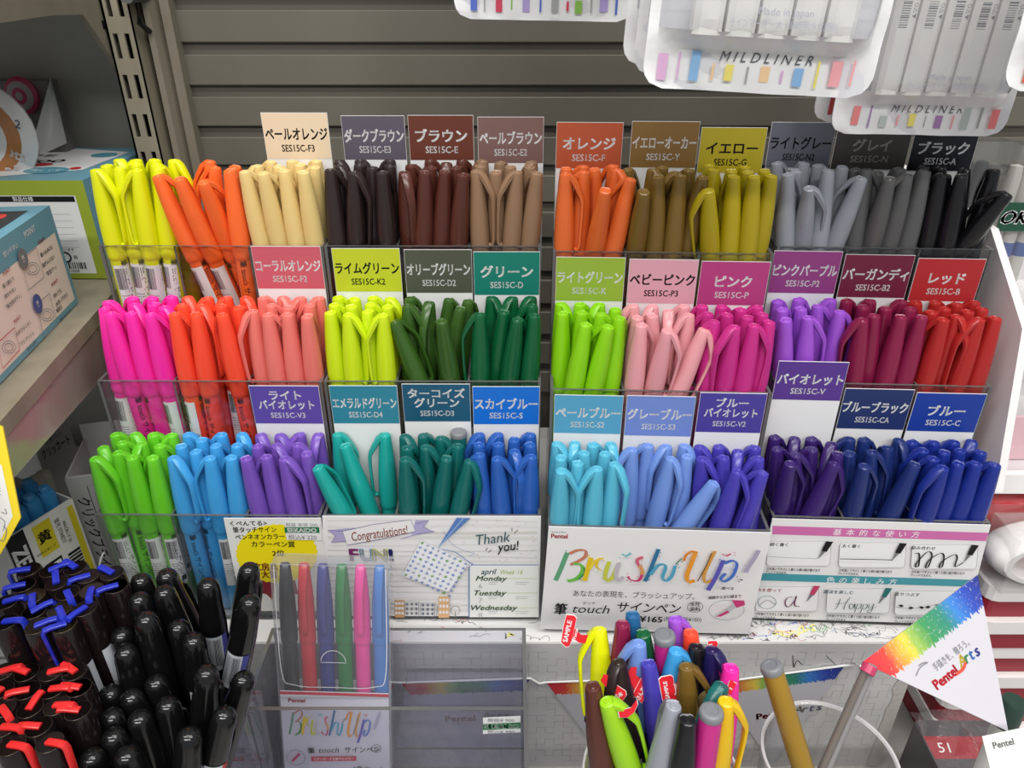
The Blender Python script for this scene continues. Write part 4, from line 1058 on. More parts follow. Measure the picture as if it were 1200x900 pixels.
# round film-wrapped pack and pink ring sticker card at the corner
def puffy(name, label, c, rx, rz, th, mats, txt=None, rot=0.0):
    t = thing(name, label, 'pack', frame(c, (math.cos(rot), math.sin(rot), 0), (0, 0, 1)))
    mb = MB(); n = 28; rings = 9
    vs = [(0, 0, th)]; fs = []; ms = []
    for j in range(1, rings + 1):
        q = j / rings
        for k in range(n):
            a = 2 * math.pi * k / n; vs.append((rx * q * math.cos(a), rz * q * math.sin(a), th * (1 - q ** 3)))
    for k in range(n): fs.append((0, 1 + k, 1 + (k + 1) % n)); ms.append(0)
    for j in range(rings - 1):
        for k in range(n):
            fs.append((1 + j * n + k, 1 + (j + 1) * n + k, 1 + (j + 1) * n + (k + 1) % n, 1 + j * n + (k + 1) % n)); ms.append(j + 1)
    for i, f in enumerate(fs): mb.add([vs[k] for k in f], [tuple(range(len(f)))], mats[min(ms[i], len(mats) - 1)], True)
    mb.add([(p[0], p[1], -0.002) for p in vs[1 + (rings - 1) * n:]] + vs[1 + (rings - 1) * n:], [(k, (k + 1) % n, n + (k + 1) % n, n + k) for k in range(n)] + [tuple(range(n - 1, -1, -1))], mats[-1])
    if txt:
        pr = Print(mb, Matrix(), th * 0.75)
        for s_, u, v, h, m in txt: pr.text(s_, u, v, h, m, bold=0.03, rot=-0.3)
    part('wrapper', mb, t); return t
br = mat('pack_rust', (150, 78, 44), 0.25, 0.6); wh = mat('pack_white', (206, 204, 202), 0.2, 0.6); oc = mat('pack_amber', (164, 108, 58), 0.25, 0.6)
puffy('snack_pack', 'round glossy rust and white pack cut by the frame, on the top box', hit_y(-24, 158, 0.55), 0.0375, 0.0375, 0.010, [br, br, br, wh, wh, oc, oc, wh, wh], [('Ota', 0.0225, -0.012, 0.010, wh), ('2', 0.031, 0.008, 0.008, GREY_INK), ('ab', 0.019, -0.024, 0.013, wh)], rot=0.12)
pr_ = mat('ring_pink', (166, 44, 82), 0.4); gyc = mat('ring_grey', (150, 146, 144), 0.4)
puffy('ring_pack', 'small grey disc with crimson ring behind the rust pack', hit_y(25, 112, 0.606), 0.0125, 0.0135, 0.003, [gyc, gyc, pr_, pr_, gyc, gyc, gyc, pr_, pr_])
mb = MB(); mb.box((-0.46, 0.6085, Z(-0.1275)), (-0.352, 0.622, Z(-0.075)), mat('grey_card', (104, 100, 98), 0.5)); solo('grey_carton', mb, 'dull grey carton standing behind the curled paper and disc', 'box')

# lower shelf cartons of refill pens
def tray_box(name, label, p0, p1, h, dp, zb, panel):
    """open-topped carton whose printed face runs from p0 to p1 (left to right seen from the aisle)"""
    X = V(p1) - V(p0); X.z = 0; w = X.length; X.normalize(); Yv = V((0, 0, 1)).cross(X)
    M = Matrix((X, Yv, V((0, 0, 1)))).transposed().to_4x4(); M.translation = V((p0[0], p0[1], Z(zb)))
    t = thing(name, label, 'box', M); mb = MB(); th = 0.001
    cm = mat('box_board', (190, 190, 188), 0.5)
    mb.box((0, 0, 0), (w, th, h), cm); mb.box((0, dp - th, 0), (w, dp, h + 0.012), cm); mb.box((0, 0, 0), (th, dp, h), cm); mb.box((w - th, 0, 0), (w, dp, h), cm); mb.box((0, 0, 0), (w, dp, th), cm)
    pf = Print(mb, frame((0, 0, 0), (1, 0, 0), (0, 0, 1)), 0.0002)
    panel(pf, w, h); part('carton', mb, t); return t, M, w
LZ = -0.40
mb = MB(); mb.box((-0.61, 0.302, Z(DECK)), (-0.268, 0.60, Z(LZ - 0.0008)), mat('lower_shelf_grey', (150, 150, 148), 0.4)); solo('lower_shelf', mb, 'dim grey shelf block beneath the side shelf, holding refill cartons', 'shelf')
tz = -0.302
p0 = hit_z(4, 633, tz); p1 = hit_z(84, 583, tz)
def face1(pf, w, h):
    pf.rect(0, 0, w, h, mat('box_white', (214, 212, 206), 0.5)); pf.rect(0, 0, w * 0.26, h, INK)
    pf.text('ZEBRA', w * 0.13, h * 0.70, 0.0125, INKW, None, bold=0.05, rot=-math.pi / 2)
    pf.rect(w * 0.88, 0, w * 0.97, h * 0.96, mat('box_yellow', (206, 190, 40), 0.5)); pf.rect(w * 0.36, h * 0.72, w * 0.62, h * 0.97, mat('box_yellow', (206, 190, 40), 0.5)); pf.text('黄', w * 0.48, h * 0.86, 0.009, INK, bold=0.05); pf.text('WKCR1-Y', w * 0.44, h * 0.76, 0.003, INK)
    for bx in (w * 0.37, w * 0.68):
        rb = random.Random(int(bx * 1e4))
        if bx < w * .5: pf.rect(bx - 0.001, h * 0.16, bx + 0.0105, h * 0.66, INK); pf.rect(bx, h * 0.18, bx + 0.0095, h * 0.64, WHITE)
        q = h * 0.2
        while q < h * 0.62:
            d_ = rb.choice((0.0007, 0.0012, 0.002)); pf.l = 0.0006; pf.rect(bx, q, bx + 0.0088, q + d_, INK); q += d_ + 0.0011
    pf.text('蛍光 STAEDT', w * 0.70, h * 0.83, 0.0035, INK, rot=-math.pi / 2); pf.text('WKCR1-Y 10', w * 0.78, h * 0.8, 0.003, INK, rot=-math.pi / 2)
t, MB1, w1 = tray_box('refill_carton', 'white carton with black brand panel and blue pen ends in it', p0, p1, 0.0975, 0.06, LZ, face1)
p2 = hit_z(76, 562, -0.297); p3 = hit_z(140, 548, -0.293)
gb = mat('box_grey', (168, 168, 166), 0.5)
def face2(pf, w, h):
    pf.rect(0, 0, w, h, gb); pf.text('クリックブライト', w * 0.2, h * 0.5, 0.009, INK, 0.075, rot=-math.pi / 2, bold=0.02); pf.line([(w * 0.34, 0.008), (w * 0.34, h - 0.008), (w * 0.9, h - 0.008), (w * .9, 0.008)], 0.0005, INK, True)
    pf.line([(w * 0.44, 0.012), (w * 0.44, h - 0.014), (w * 0.8, h - 0.014), (w * .8, 0.012)], 0.0004, GREY_INK, True)
    for j in range(5): pf.text('■ ご使用上の注意をよくお読みください', w * (0.49 + j * 0.065), h * 0.5, 0.0032, GREY_INK, 0.07, rot=-math.pi / 2)
tray_box('refill_carton', 'grey carton with vertical black lettering behind the neon green pens', p2, p3, 0.104, 0.05, LZ, face2)
p4 = hit_z(38, 575, -0.300); p5 = hit_z(80, 540, -0.296)
def face3(pf, w, h): pf.rect(0, 0, w, h, gb); pf.text('クリッカート', w * 0.5, h - 0.012, 0.009, INK, w * 0.8, bold=0.03); pf.text('水性ペン', w * 0.5, h - 0.004, 0.004, INK)
tray_box('refill_carton', 'dim grey carton farthest in on the lower shelf, orange pen ends beside', V(p4) + V((-0.03, 0.055, 0)), V(p5) + V((-0.03, 0.055, 0)), 0.1, 0.05, LZ, face3)
bluec = mat('refill_blue', (52, 126, 178), 0.3)
rbx = random.Random(8); k = 0
for j in range(2):
    for i in range(4):
        t = thing('refill_pen', f'blue pen end in the white carton, {ORD[i]} along the {["near", "far"][j]} row', 'pen', MB1 @ Matrix.Translation((0.008 + i * (w1 - 0.016) / 3, 0.012 + j * 0.016, 0.0012)), 'blue pen ends in the carton')
        mb = MB(); mb.lathe([(0.0046, 0), (0.005, 0.002), (0.005, 0.085), (0.0053, 0.086), (0.0053, 0.101), (0.0046, 0.1035), (0.003, 0.104), (0.0004, 0.104)], 14, bluec); part('barrel', mb, t)
        mb = MB(); mb.lathe([(0.0034, 0.1035), (0.0034, 0.1065), (0.0026, 0.1075), (0.0004, 0.1075)], 12, bluec); part('end_cap', mb, t)
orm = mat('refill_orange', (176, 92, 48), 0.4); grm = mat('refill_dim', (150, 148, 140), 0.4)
for i, (x, yv, m, nm) in enumerate(((27, 581, orm, 'orange'), (36, 573, orm, 'orange'), (42, 563, grm, 'white'), (51, 557, grm, 'white'))):
    p = hit_z(x, yv, -0.303)
    t = thing('refill_pen', f'dim {nm} pen end in the shadow under the side shelf, {["nearer", "farther"][i % 2]} of the {nm} two', 'pen', Matrix.Translation((p.x, p.y, Z(LZ))), 'pen ends in shadow')
    mb = MB(); mb.lathe([(0.0045, 0), (0.0048, 0.002), (0.0048, 0.078), (0.0053, 0.081), (0.0053, 0.096)], 12, m); part('barrel', mb, t)
    mb = MB(); mb.lathe([(0.0052, 0.096), (0.0045, 0.0995), (0.0026, 0.1005), (0.0004, 0.1005)], 12, m); part('end_cap', mb, t)
# yellow rimmed card hanging near the camera
def card_quad(pts_px, d, m, rim=None, rimw=0.0, thick=0.0008):
    P = [depth(x, yv, d) for x, yv in pts_px]
    M = frame(P[0], P[1] - P[0], P[-1] - P[0])
    return P, M
yw = mat('card_yellow', (222, 196, 40), 0.4)
C0 = depth(-70, 660, 0.36); M = frame(C0, (1, 0.05, 0), (0.02, 0.42, 0.9))
mb = MB(); pr = Print(mb, M)
out = [pr.uv(-70, 690), pr.uv(0, 650), pr.uv(24, 607), pr.uv(3, 500), pr.uv(-70, 470)]
mb.prism(out, -0.0008, 0, yw, M)
pr.poly([pr.uv(-66, 676), pr.uv(-2, 638), pr.uv(15, 605), pr.uv(2, 545), pr.uv(-66, 515)], mat('card_pale', (214, 214, 208), 0.5))
pr.ptext('書き味', -12, 575, 12, INK, 26, rot=-0.1)
for q in ([(0, 606), (6, 612), (4, 622)], [(2, 600), (8, 602), (6, 596)], [(-4, 628), (4, 634), (8, 622), (4, 616)]): pr.pline(q, 0.0004, GREY_INK)
solo('shelf_card', mb, 'white price card with yellow border cut by the frame edge', 'card')
mb = MB()
a = depth(72, 690, 0.42)
M = frame(hit_z(118, 692, -0.372), (1, 0.1, 0), (0, 0.25, 1)); pr = Print(mb, M)
q = [pr.uv(112, 690), pr.uv(135, 700), pr.uv(118, 668), pr.uv(115, 664)]
mb.prism(q, -0.0008, 0, mat('tag_coral', (214, 92, 92), 0.4), M); pr.pline([(116, 668), (118, 655), (122, 647)], 0.0012, WHITE)
solo('coral_tag', mb, 'small coral paper tag peeking between black pens and neon green pens', 'tag')

# ================================================================ FRONT: BOX, PACK, CUPS
boxr = thing('acrylic_box', 'clear acrylic compartment box holding the six-pen set, green price sticker on its front', 'acrylic box', Matrix.Translation((-0.068, 0.30, Z(DECK))))
BX0, BX1, BY0, BY1, RIM = -0.1490, 0.0085, 0.275, 0.334, -0.358
fl = Z(DECK + 0.0006)
acr2 = clear('smoky_acrylic', (0.90, 0.90, 0.93), 0.03, (150, 150, 165))
_A = ACR; ACR = acr2
mb = MB(); pane(mb, (BX0, 0.20, fl), (BX0 + 0.0022, BY1, Z(RIM))); part('side_wall', mb, boxr, True)
mb = MB(); pane(mb, (BX1 - 0.0022, 0.20, fl), (BX1, BY1, Z(RIM))); part('side_wall', mb, boxr, True)
mb = MB(); pane(mb, (BX0 + 0.0022, BY1 - 0.0022, fl), (BX1 - 0.0022, BY1, Z(RIM))); part('back_wall', mb, boxr, True)
mb = MB(); pane(mb, (BX0 + 0.0022, BY0, fl), (BX1 - 0.0022, BY0 + 0.0022, Z(RIM))); part('front_wall', mb, boxr, True)
mb = MB(); pane(mb, (BX0 + 0.0022, BY0 + 0.0022, fl), (BX1 - 0.0022, BY1 - 0.0022, fl + 0.002)); part('floor_pane', mb, boxr, True)
mb = MB(); pane(mb, (-0.0669, BY0 + 0.0022, Z(-0.395)), (BX1 - 0.0022, BY1 - 0.0022, Z(-0.3935))); part('shelf_pane', mb, boxr, True)
ACR = _A
mb = MB(); MM = frame((0, BY0 - 0.0002, EYE), (1, 0, 0), (0, 0, 1)); pr = Print(mb, MM)
q = [pr.uv(566, 860), pr.uv(610, 858), pr.uv(610, 839), pr.uv(566, 841)]; pr.l = 0.0003
mb.prism(q[::-1], 0, 0.0001, WHITE, MM)
pr.ppoly([(566, 855), (610, 853), (610, 846), (566, 848)], MATS['shop_green'])
pr.ptext('SEKAIDO', 588, 850.5, 6.5, INKW, 41, bold=0.05); pr.ptext('税抜¥ 900', 587, 843.5, 4.8, GREY_INK, 36); pr.ptext('税込¥ 990', 587, 857, 4.8, GREY_INK, 36)
part('price_sticker', mb, boxr, True, 'white price sticker with a green band')

# the six-pen set leaning in the box
Pt, Pb = V((-0.1035, 0.3255, Z(-0.2995))), V((-0.1122, 0.2865, Z(-0.4955)))
up = (Pt - Pb); PH = up.length; up.normalize()
MK = frame(Pb, (1, 0, (Pt.x - Pb.x) * -0.9 / (Pt.z - Pb.z)), up); PWID = 0.0678; TH = 0.0125
pk_ = thing('pen_set', 'clear case of six brush pens with white lettered label, leaning in the acrylic box', 'pen set', MK)
Kuv = Print(MB(), MK)
def kv(y): return Kuv.uv(390, y)[1]
h0 = PWID / 2
case = clear('case_plastic', (0.95, 0.95, 0.96), 0.10, (220, 220, 226), 1.2, 0.06)
mb = MB()
mb.add([(-h0, 0, 0), (h0, 0, 0), (h0, PH, 0), (-h0, PH, 0), (-h0, 0, -TH), (h0, 0, -TH), (h0, PH, -TH), (-h0, PH, -TH)],
       [(0, 1, 2, 3), (7, 6, 5, 4), (4, 5, 1, 0), (5, 6, 2, 1), (6, 7, 3, 2), (7, 4, 0, 3)], case)
for x in (-h0, h0): mb.tube([(x, 0, 0), (x, PH, 0)], 0.0005, case, 6)
mb.tube([(-h0, PH, 0), (h0, PH, 0)], 0.0005, case, 6)
part('case', mb, pk_)
mb = MB(); pr = Print(mb, Matrix(), 0.0004)                          # flap outline and tab
fv = kv(805); tv = kv(776)
pr.line(spline([(-h0 + .002, PH - .001), (-h0 + 0.0025, fv + 0.012), (-h0 + 0.010, fv + 0.001), (0, fv), (h0 - 0.010, fv + 0.001), (h0 - 0.0025, fv + 0.012), (h0 - .002, PH - .001)]), 0.0005, mat('flap_edge', (214, 214, 218), 0.2))
pr.line([(-0.0075 * math.cos(a * .2618), tv + 0.0085 * math.sin(a * .2618)) for a in range(13)], 0.0004, MATS['flap_edge'], True)
part('flap', mb, pk_)
topv = min(kv(664), PH - 0.003); labv = kv(812)
for i, (nm, rgb) in enumerate((('black', (44, 46, 48)), ('red', (206, 50, 60)), ('navy', (62, 66, 150)), ('green', (40, 140, 70)), ('pink', (240, 70, 160)), ('blue', (70, 130, 206)))):
    x = -h0 + 0.0065 + i * (PWID - 0.013) / 5
    cap, clip, bar = pen_meshes('set_' + nm, rgb, False)
    M = Matrix.Translation((x, topv - L_PEN * 0.98, -TH / 2 - 0.0002)) @ Matrix(((1, 0, 0, 0), (0, 0, 1, 0), (0, -1, 0, 0), (0, 0, 0, 1))) @ Matrix.Rotation(math.radians(-90), 4, 'Z') @ Matrix.Diagonal((0.56, 0.86, 0.98, 1))
    t = thing('brush_pen', f'{nm} brush pen, {ORD[i]} from left inside the clear six-pen case', 'pen', MK @ M, 'pens in the six-pen case')
    link('barrel', bar, t); co = link('cap', cap, t); link('clip', clip, co)
mb = MB(); mb.box((-h0 + 0.0006, 0.0005, -0.0010), (h0 - 0.0012, labv, -0.0003), mat('label_card', (222, 220, 230), 0.4))
mb.box((-h0 + 0.0006, 0.0005, -TH + 0.0006), (h0 - 0.0012, labv, -TH + 0.001), MATS['label_card'])
pr = Print(mb, Matrix(), -0.0002)
pr.rect(-h0 + 0.0006, labv - 0.0022, h0 - 0.0012, labv, mat('label_red', (196, 30, 56), 0.4))
pr.text('Pentel', -h0 + 0.0105, kv(822), 0.0042, RED_INK, None, bold=0.05)
va, vb = kv(829), kv(869)
brush_up(pr, lambda x, y: (-h0 + 0.004 + (x - 75) / 1040 * (PWID - 0.010), va + (y - 120) / 220 * (vb - va) + 0 * x), 0.4)
u0 = -h0 + 0.020; v0 = kv(877)
pr.text('筆', u0 - 0.0018, v0 - 0.001, 0.0050, INK, bold=0.02, rot=0.05); pr.text('touch', u0 + 0.0092, v0, 0.0056, INK, 0.0145, shear=0.25, rot=0.05); pr.text('サインペン', u0 + 0.030, v0 + 0.0009, 0.0050, INK, 0.022, rot=0.05, bold=0.01)
v1 = kv(888); rd = mat('label_red', (196, 30, 56), 0.4)
pr.line([(u0 - 0.002, v1), (u0 + 0.026, v1 + 0.0012)], 0.0034, rd); pr.text('スタンダードな鮮やかカラー', u0 + 0.012, v1 + 0.0006, 0.0026, INKW, 0.025, rot=0.04)
pr.line([(-h0 + 0.0085 + 0.0058 * math.cos(a * .2618), v1 + 0.001 + 0.0058 * math.sin(a * .2618)) for a in range(24)], 0.0003, GREY_INK, True)
pr.line([(-h0 + 0.006, v1 - 0.002), (-h0 + 0.011, v1 + 0.004)], 0.0016, pk)
pr.line([(h0 - 0.009 + 0.003 * math.cos(a * .2618), v0 + 0.0022 + 0.003 * math.sin(a * .2618)) for a in range(24)], 0.0003, INK, True); pr.text('水性', h0 - 0.009, v0 + 0.0029, 0.0017, INK); pr.text('染料', h0 - 0.009, v0 + 0.0012, 0.0017, INK)
pr.text('6色セット', h0 - 0.014, v1 - 0.0066, 0.0046, INK, bold=0.02)
part('label_card', mb, pk_)

# ---- sample cup
CF = -0.398
cx, cy = 0.0725, 0.2255
scup = thing('pen_cup', 'clear plastic cup full of sample pens in the foreground', 'cup', Matrix.Translation((cx, cy, Z(LEDGE))))
mb = MB(); mb.lathe([(0.0005, 0.0006), (0.031, 0.0004), (0.0335, 0.003), (0.0375, 0.058), (0.0380, 0.0595), (0.0372, 0.0596), (0.0366, 0.058), (0.0325, 0.0036), (0.0005, 0.0032)], 40, clear('cup_plastic', (0.93, 0.93, 0.93), 0.05, gloss=1.2))
part('shell', mb, scup)
mb = MB(); mb.lathe([(0.0380, 0.0585), (0.0388, 0.0592), (0.0384, 0.0606), (0.0374, 0.0606), (0.0369, 0.0596)], 40, mat('cup_rim', (206, 206, 206), 0.25), caps=False); part('rim', mb, scup)
sm = [('fluorescent_yellow',(232,236,12),222,45,172,'L','yellow',0), ('burgundy',(152,32,78),282,85,268,'B','burgundy',0), ('sample_petrol',(44,112,168),355,110,322,'B','petrol blue',0), ('deep_green',(14,104,60),400,175,412,'B','green',0),
 ('magenta_pink',(206,46,138),480,215,478,'X','magenta',1), ('orchid_purple',(164,88,214),605,85,540,'R','orchid purple',0), ('neon_red_orange',(255,80,52),662,158,668,'B','red orange',0), ('black',(34,32,32),752,202,655,'R','black',0),
 ('sample_navy',(38,30,92),838,262,716,'FR','navy',0), ('dark_teal',(18,112,108),898,420,650,'FL','dark teal',0), ('fluorescent_pink',(252,44,148),955,372,800,'B','hot pink',0), ('greyish_blue',(118,152,222),385,225,402,'L','greyish blue',0),
 ('blue_violet',(82,72,194),452,255,462,'B','blue violet',0), ('fluorescent_blue',(66,162,226),595,243,440,'R','sky blue',0), ('dark_brown',(54,40,40),240,348,330,'FL','dark brown',0), ('lime_green_sample',(160,216,30),150,566,215,'R','lime green',0),
 ('ochre_brown',(124,94,34),685,372,600,'R','ochre',0), ('light_grey',(176,186,198),610,682,470,'B','pale grey',0), ('magenta_pink',(206,46,138),835,692,745,'X','magenta',1), ('sample_gold',(240,196,20),915,638,800,'R','golden yellow',0),
 ('cream',(240,214,140),745,842,640,'B','cream',0), ('black',(34,32,32),660,705,575,'B','glossy black',0), ('reddish_brown',(98,50,50),132,520,190,'B','reddish brown',0)]
rows_ = []
Mi0 = Matrix.Translation((cx, cy, Z(CF))).inverted()
for key, rgb, x, yv, xb, cl, nm, fl_ in sm:
    B, T = solve(680 + x / 5.484, 710 + yv / 5.484, 680 + xb / 5.484, 874, CF, Mi0, lambda t: min(max(t * 0.95, -0.0275), 0.0275), L_PEN)
    rows_.append([B, T, key, rgb, cl, nm, fl_])
def mingle(rows, prof, walls, spring=0.10, iters=300, foot=0.0):
    """pens standing together: pushes apart crossing axes, keeps every tip near where it is seen"""
    n = len(rows); B = np.array([tuple(r[0]) for r in rows]); T = np.array([tuple(r[1]) for r in rows]); T0 = T.copy(); B0 = B.copy()
    iu, ju = np.triu_indices(n, 1)
    for it in range(iters):
        for t, rad in prof:
            rr = np.array([rad * r[2] for r in rows]); P = B + (T - B) * t; q = P[iu, :2] - P[ju, :2]; d = np.hypot(q[:, 0], q[:, 1]) + 1e-9
            ov = rr[iu] + rr[ju] - d; m = ov > 0
            if m.any():
                mv = (q[m] / d[m, None]) * (ov[m] * 0.2)[:, None]; D = np.zeros((n, 2)); np.add.at(D, iu[m], mv); np.add.at(D, ju[m], -mv)
                B[:, :2] += D * (1 - t); T[:, :2] += D * t
        walls(B, T)
        if it < iters * 0.94: T[:, :2] += (T0 - T)[:, :2] * spring; B[:, :2] += (B0 - B)[:, :2] * foot
    for k, r in enumerate(rows): r[0] = V(B[k]); r[1] = V(T[k])
def cupwalls(B, T):
    for t, rad in ((0.0, 0.0272), (0.42, 0.0300)):
        P = B + (T - B) * t; q = P[:, :2] - np.array([cx, cy]); l = np.hypot(q[:, 0], q[:, 1]) + 1e-9
        B[:, :2] -= q / l[:, None] * np.maximum(0, l - rad)[:, None] * 0.8
_w = [[r[0], r[1], 1.0] for r in rows_]
mingle(_w, ((0.03, .0045), (.3, .0048), (.5, .0053), (.75, .0053), (.95, .0036)), cupwalls, 0.35)
for r, w in zip(rows_, _w): r[0], r[1] = w[0], w[1]
tagm = mat('sample_red', (204, 26, 40), 0.35); tagw = mat('sample_edge', (232, 226, 224), 0.4)
def sample_tag(root, d, off, card, neck, word, sub, ax, loop=None):
    """red paper flag folded round the pen; outlines as the photo shows them, built at the pen's own distance"""
    mb = MB(); q = lambda x, y, dd=0.0: depth(680 + x / 5.484 + off[0], 710 + y / 5.484 + off[1], d + dd)
    def slab(pts, m, lo, hi):
        P = [q(*p) for p in pts]; n = (P[1] - P[0]).cross(P[2] - P[0]).normalized()
        if n.y > 0: n = -n
        k = len(P); A_ = [p + n * hi for p in P]; B_ = [p + n * lo for p in P]
        f = tuple(range(k)); nn = (A_[1] - A_[0]).cross(A_[2] - A_[0])
        if nn.dot(n) < 0: f = f[::-1]
        mb.add(A_, [f], m); mb.add(B_, [f[::-1]], m); mb.add(A_ + B_, [(i, (i + 1) % k, k + (i + 1) % k, k + i) for i in range(k)], m)
        return n
    cxm = sum(p[0] for p in card) / len(card); cym = sum(p[1] for p in card) / len(card)
    if neck: slab([(a[0], a[1]) for a in neck], tagm, -0.0001, 0.0002)
    rim = [(cxm + (x - cxm) * 1.07, cym + (y - cym) * 1.05) for x, y in card]
    n = slab(rim, tagw, -0.00015, 0.0003); slab(card, tagm, -0.0003, 0.0005)
    if word:
        O = q(*ax[0]); X = q(*ax[1]) - O; ln = X.length; up = n.cross(X.normalized())
        pr = Print(mb, frame(O, X, up), 0.0007)
        pr.text(word, ln / 2, 0, ln / (0.72 * max(2.6, len(word))) * 1.05, INKW, ln, bold=0.04)
        if sub: pr.text(sub, ln * 0.48, -0.0042, 0.0021, INKW)
    p = part('sample_tag', mb, root, True); p['label'] = 'red paper SAMPLE flag' if word == 'SAMPLE' else 'red paper flag'
    return p
TAGS = {
 'yellow': ([(12, 40), (60, 44), (76, 62), (58, 150), (46, 200), (30, 240), (8, 244), (-22, 214), (-6, 110)], [(60, 118), (105, 168), (182, 172), (180, 222), (98, 222), (52, 190)], 'SAMPLE', 'Pentel', ((-2, 226), (36, 60))),
 'sky blue': ([(480, 440), (496, 424), (556, 412), (570, 424), (594, 572), (584, 586), (518, 588), (504, 572)], [(572, 470), (610, 455), (612, 400), (655, 398), (656, 462), (622, 508), (584, 524)], 'SAMPLE', 'Pentel', ((538, 578), (514, 436))),
 'dark brown': ([(232, 508), (290, 548), (294, 572), (252, 638), (196, 590), (206, 566)], [(150, 440), (190, 448), (196, 500), (238, 515), (206, 570), (130, 482)], '見本', None, ((216, 590), (268, 560))),
 'greyish blue': ([(398, 460), (440, 505), (440, 520), (404, 618), (350, 566), (356, 540)], [(330, 390), (370, 386), (366, 440), (400, 466), (360, 545), (312, 440)], 'さんぷる', None, ((378, 590), (420, 500))),
 'lime green': ([(236, 664), (272, 652), (318, 640), (352, 590), (358, 620), (336, 668), (296, 702), (242, 702)], None, '', None, None),
 'black': ([(822, 200), (872, 198), (882, 210), (862, 290), (816, 262)], [(768, 258), (818, 252), (818, 286), (760, 306)], 'おた', None, ((832, 216), (850, 262))),
 'hot pink': ([(944, 462), (984, 492), (944, 560), (916, 545)], None, 'S', None, ((930, 540), (960, 500))),
}
seen = {}
for B, T, key, rgb, cl, nm, fl_ in rows_:
    az = AZ.get(cl, 90)
    lab = f'{nm} sample pen in the foreground cup' + (', tail end with grey plug up' if fl_ and nm not in seen else ', pushed in tail up behind the others' if fl_ else '')
    if nm == 'magenta': lab = 'magenta sample pen, upside down behind the blue one in the cup' if 'magenta' not in seen else 'magenta sample pen with grey end plug up, front of the cup'
    seen[nm] = 1
    lt = nm in ('sky blue', 'dark brown', 'greyish blue')
    t = make_pen(key, rgb, B, T, az, lab, 'sample pens in the cup', lettered=lt, flipped=bool(fl_), name='brush_pen')
    if nm in TAGS:
        o0 = [q_ for q_ in sm if q_[6] == nm][0]; tp = pix(T); card, neck, wd, sub, ax = TAGS[nm]
        off = (tp[0] - (680 + o0[2] / 5.484), tp[1] - (710 + o0[3] / 5.484))
        sample_tag(t, pix(B + (T - B) * 0.8)[2] - (0.0095 if nm not in ('black', 'yellow') else 0.004), off, card, neck, wd, sub, ax)

# ---- clear round cup with the gold pen and the flag pole
c2 = V((0.152, 0.2275, Z(LEDGE)))
cup2 = thing('clear_cup', 'empty looking clear round cup with a gold pen and grey flag pole in it', 'cup', Matrix.Translation(c2))
mb = MB(); mb.lathe([(0.0005, 0.0005), (0.026, 0.0004), (0.0275, 0.002), (0.0312, 0.071), (0.0302, 0.071), (0.0266, 0.0026), (0.0005, 0.0026)], 48, clear('thin_plastic', (0.975, 0.975, 0.975), 0.02, gloss=1.3)); part('shell', mb, cup2)
mb = MB(); mb.lathe([(0.0310, 0.0703), (0.0318, 0.0707), (0.0318, 0.0722), (0.0306, 0.0724), (0.0300, 0.0712)], 48, clear('rim_plastic', (0.8, 0.8, 0.8), 0.5, (236, 236, 236)), caps=False); part('rim', mb, cup2)
B = V((c2.x + 0.012, c2.y - 0.008, Z(CF + 0.001)))
Bp, T = solve(904.5, 783, 936, 885, CF + 0.001, Matrix.Translation(c2).inverted(), lambda t: -0.015)
t = make_pen('sample_ochre_gold', (176, 138, 44), Bp, T, 180, 'gold bodied brush pen, grey end up, leaning in the clear round cup', 'pens', lettered=True, flipped=True)
# pole
pt = depth(1019, 781, 0.362); pb2 = depth(958, 905, 0.352); dirn = (pb2 - pt).normalized()
kk = (Z(CF) - pt.z) / dirn.z; pe = pt + dirn * kk
q = V((pe.x - c2.x, pe.y - c2.y, 0))
q.y += 0.012
if q.length > 0.021: q *= 0.021 / q.length
pe = V((c2.x + q.x, c2.y + q.y, pe.z))
pole = thing('flag_pole', 'thin grey clear pole with pink tip carrying the paper pennant', 'pole', Matrix.Translation(pe))
side = V((0.85, 0.3, 0)).normalized()
mb = MB(); gp = mat('pole_grey', (136, 134, 134), 0.3, 0.5); gp2 = mat('pole_dark', (112, 104, 98), 0.3, 0.5)
mb.tube([pe + side * 0.0019, pt + side * 0.0019], 0.0021, gp, 10); part('tube', mb, pole, True)
mb = MB(); mb.tube([pe - side * 0.0019, pt - side * 0.0019], 0.0019, gp2, 10); part('tube', mb, pole, True)
mb = MB(); mb.tube([pt + dirn * 0.0035, pt - dirn * 0.0005], 0.0036, mat('pole_tip_pink', (186, 56, 96), 0.35), 12); part('tip', mb, pole, True)

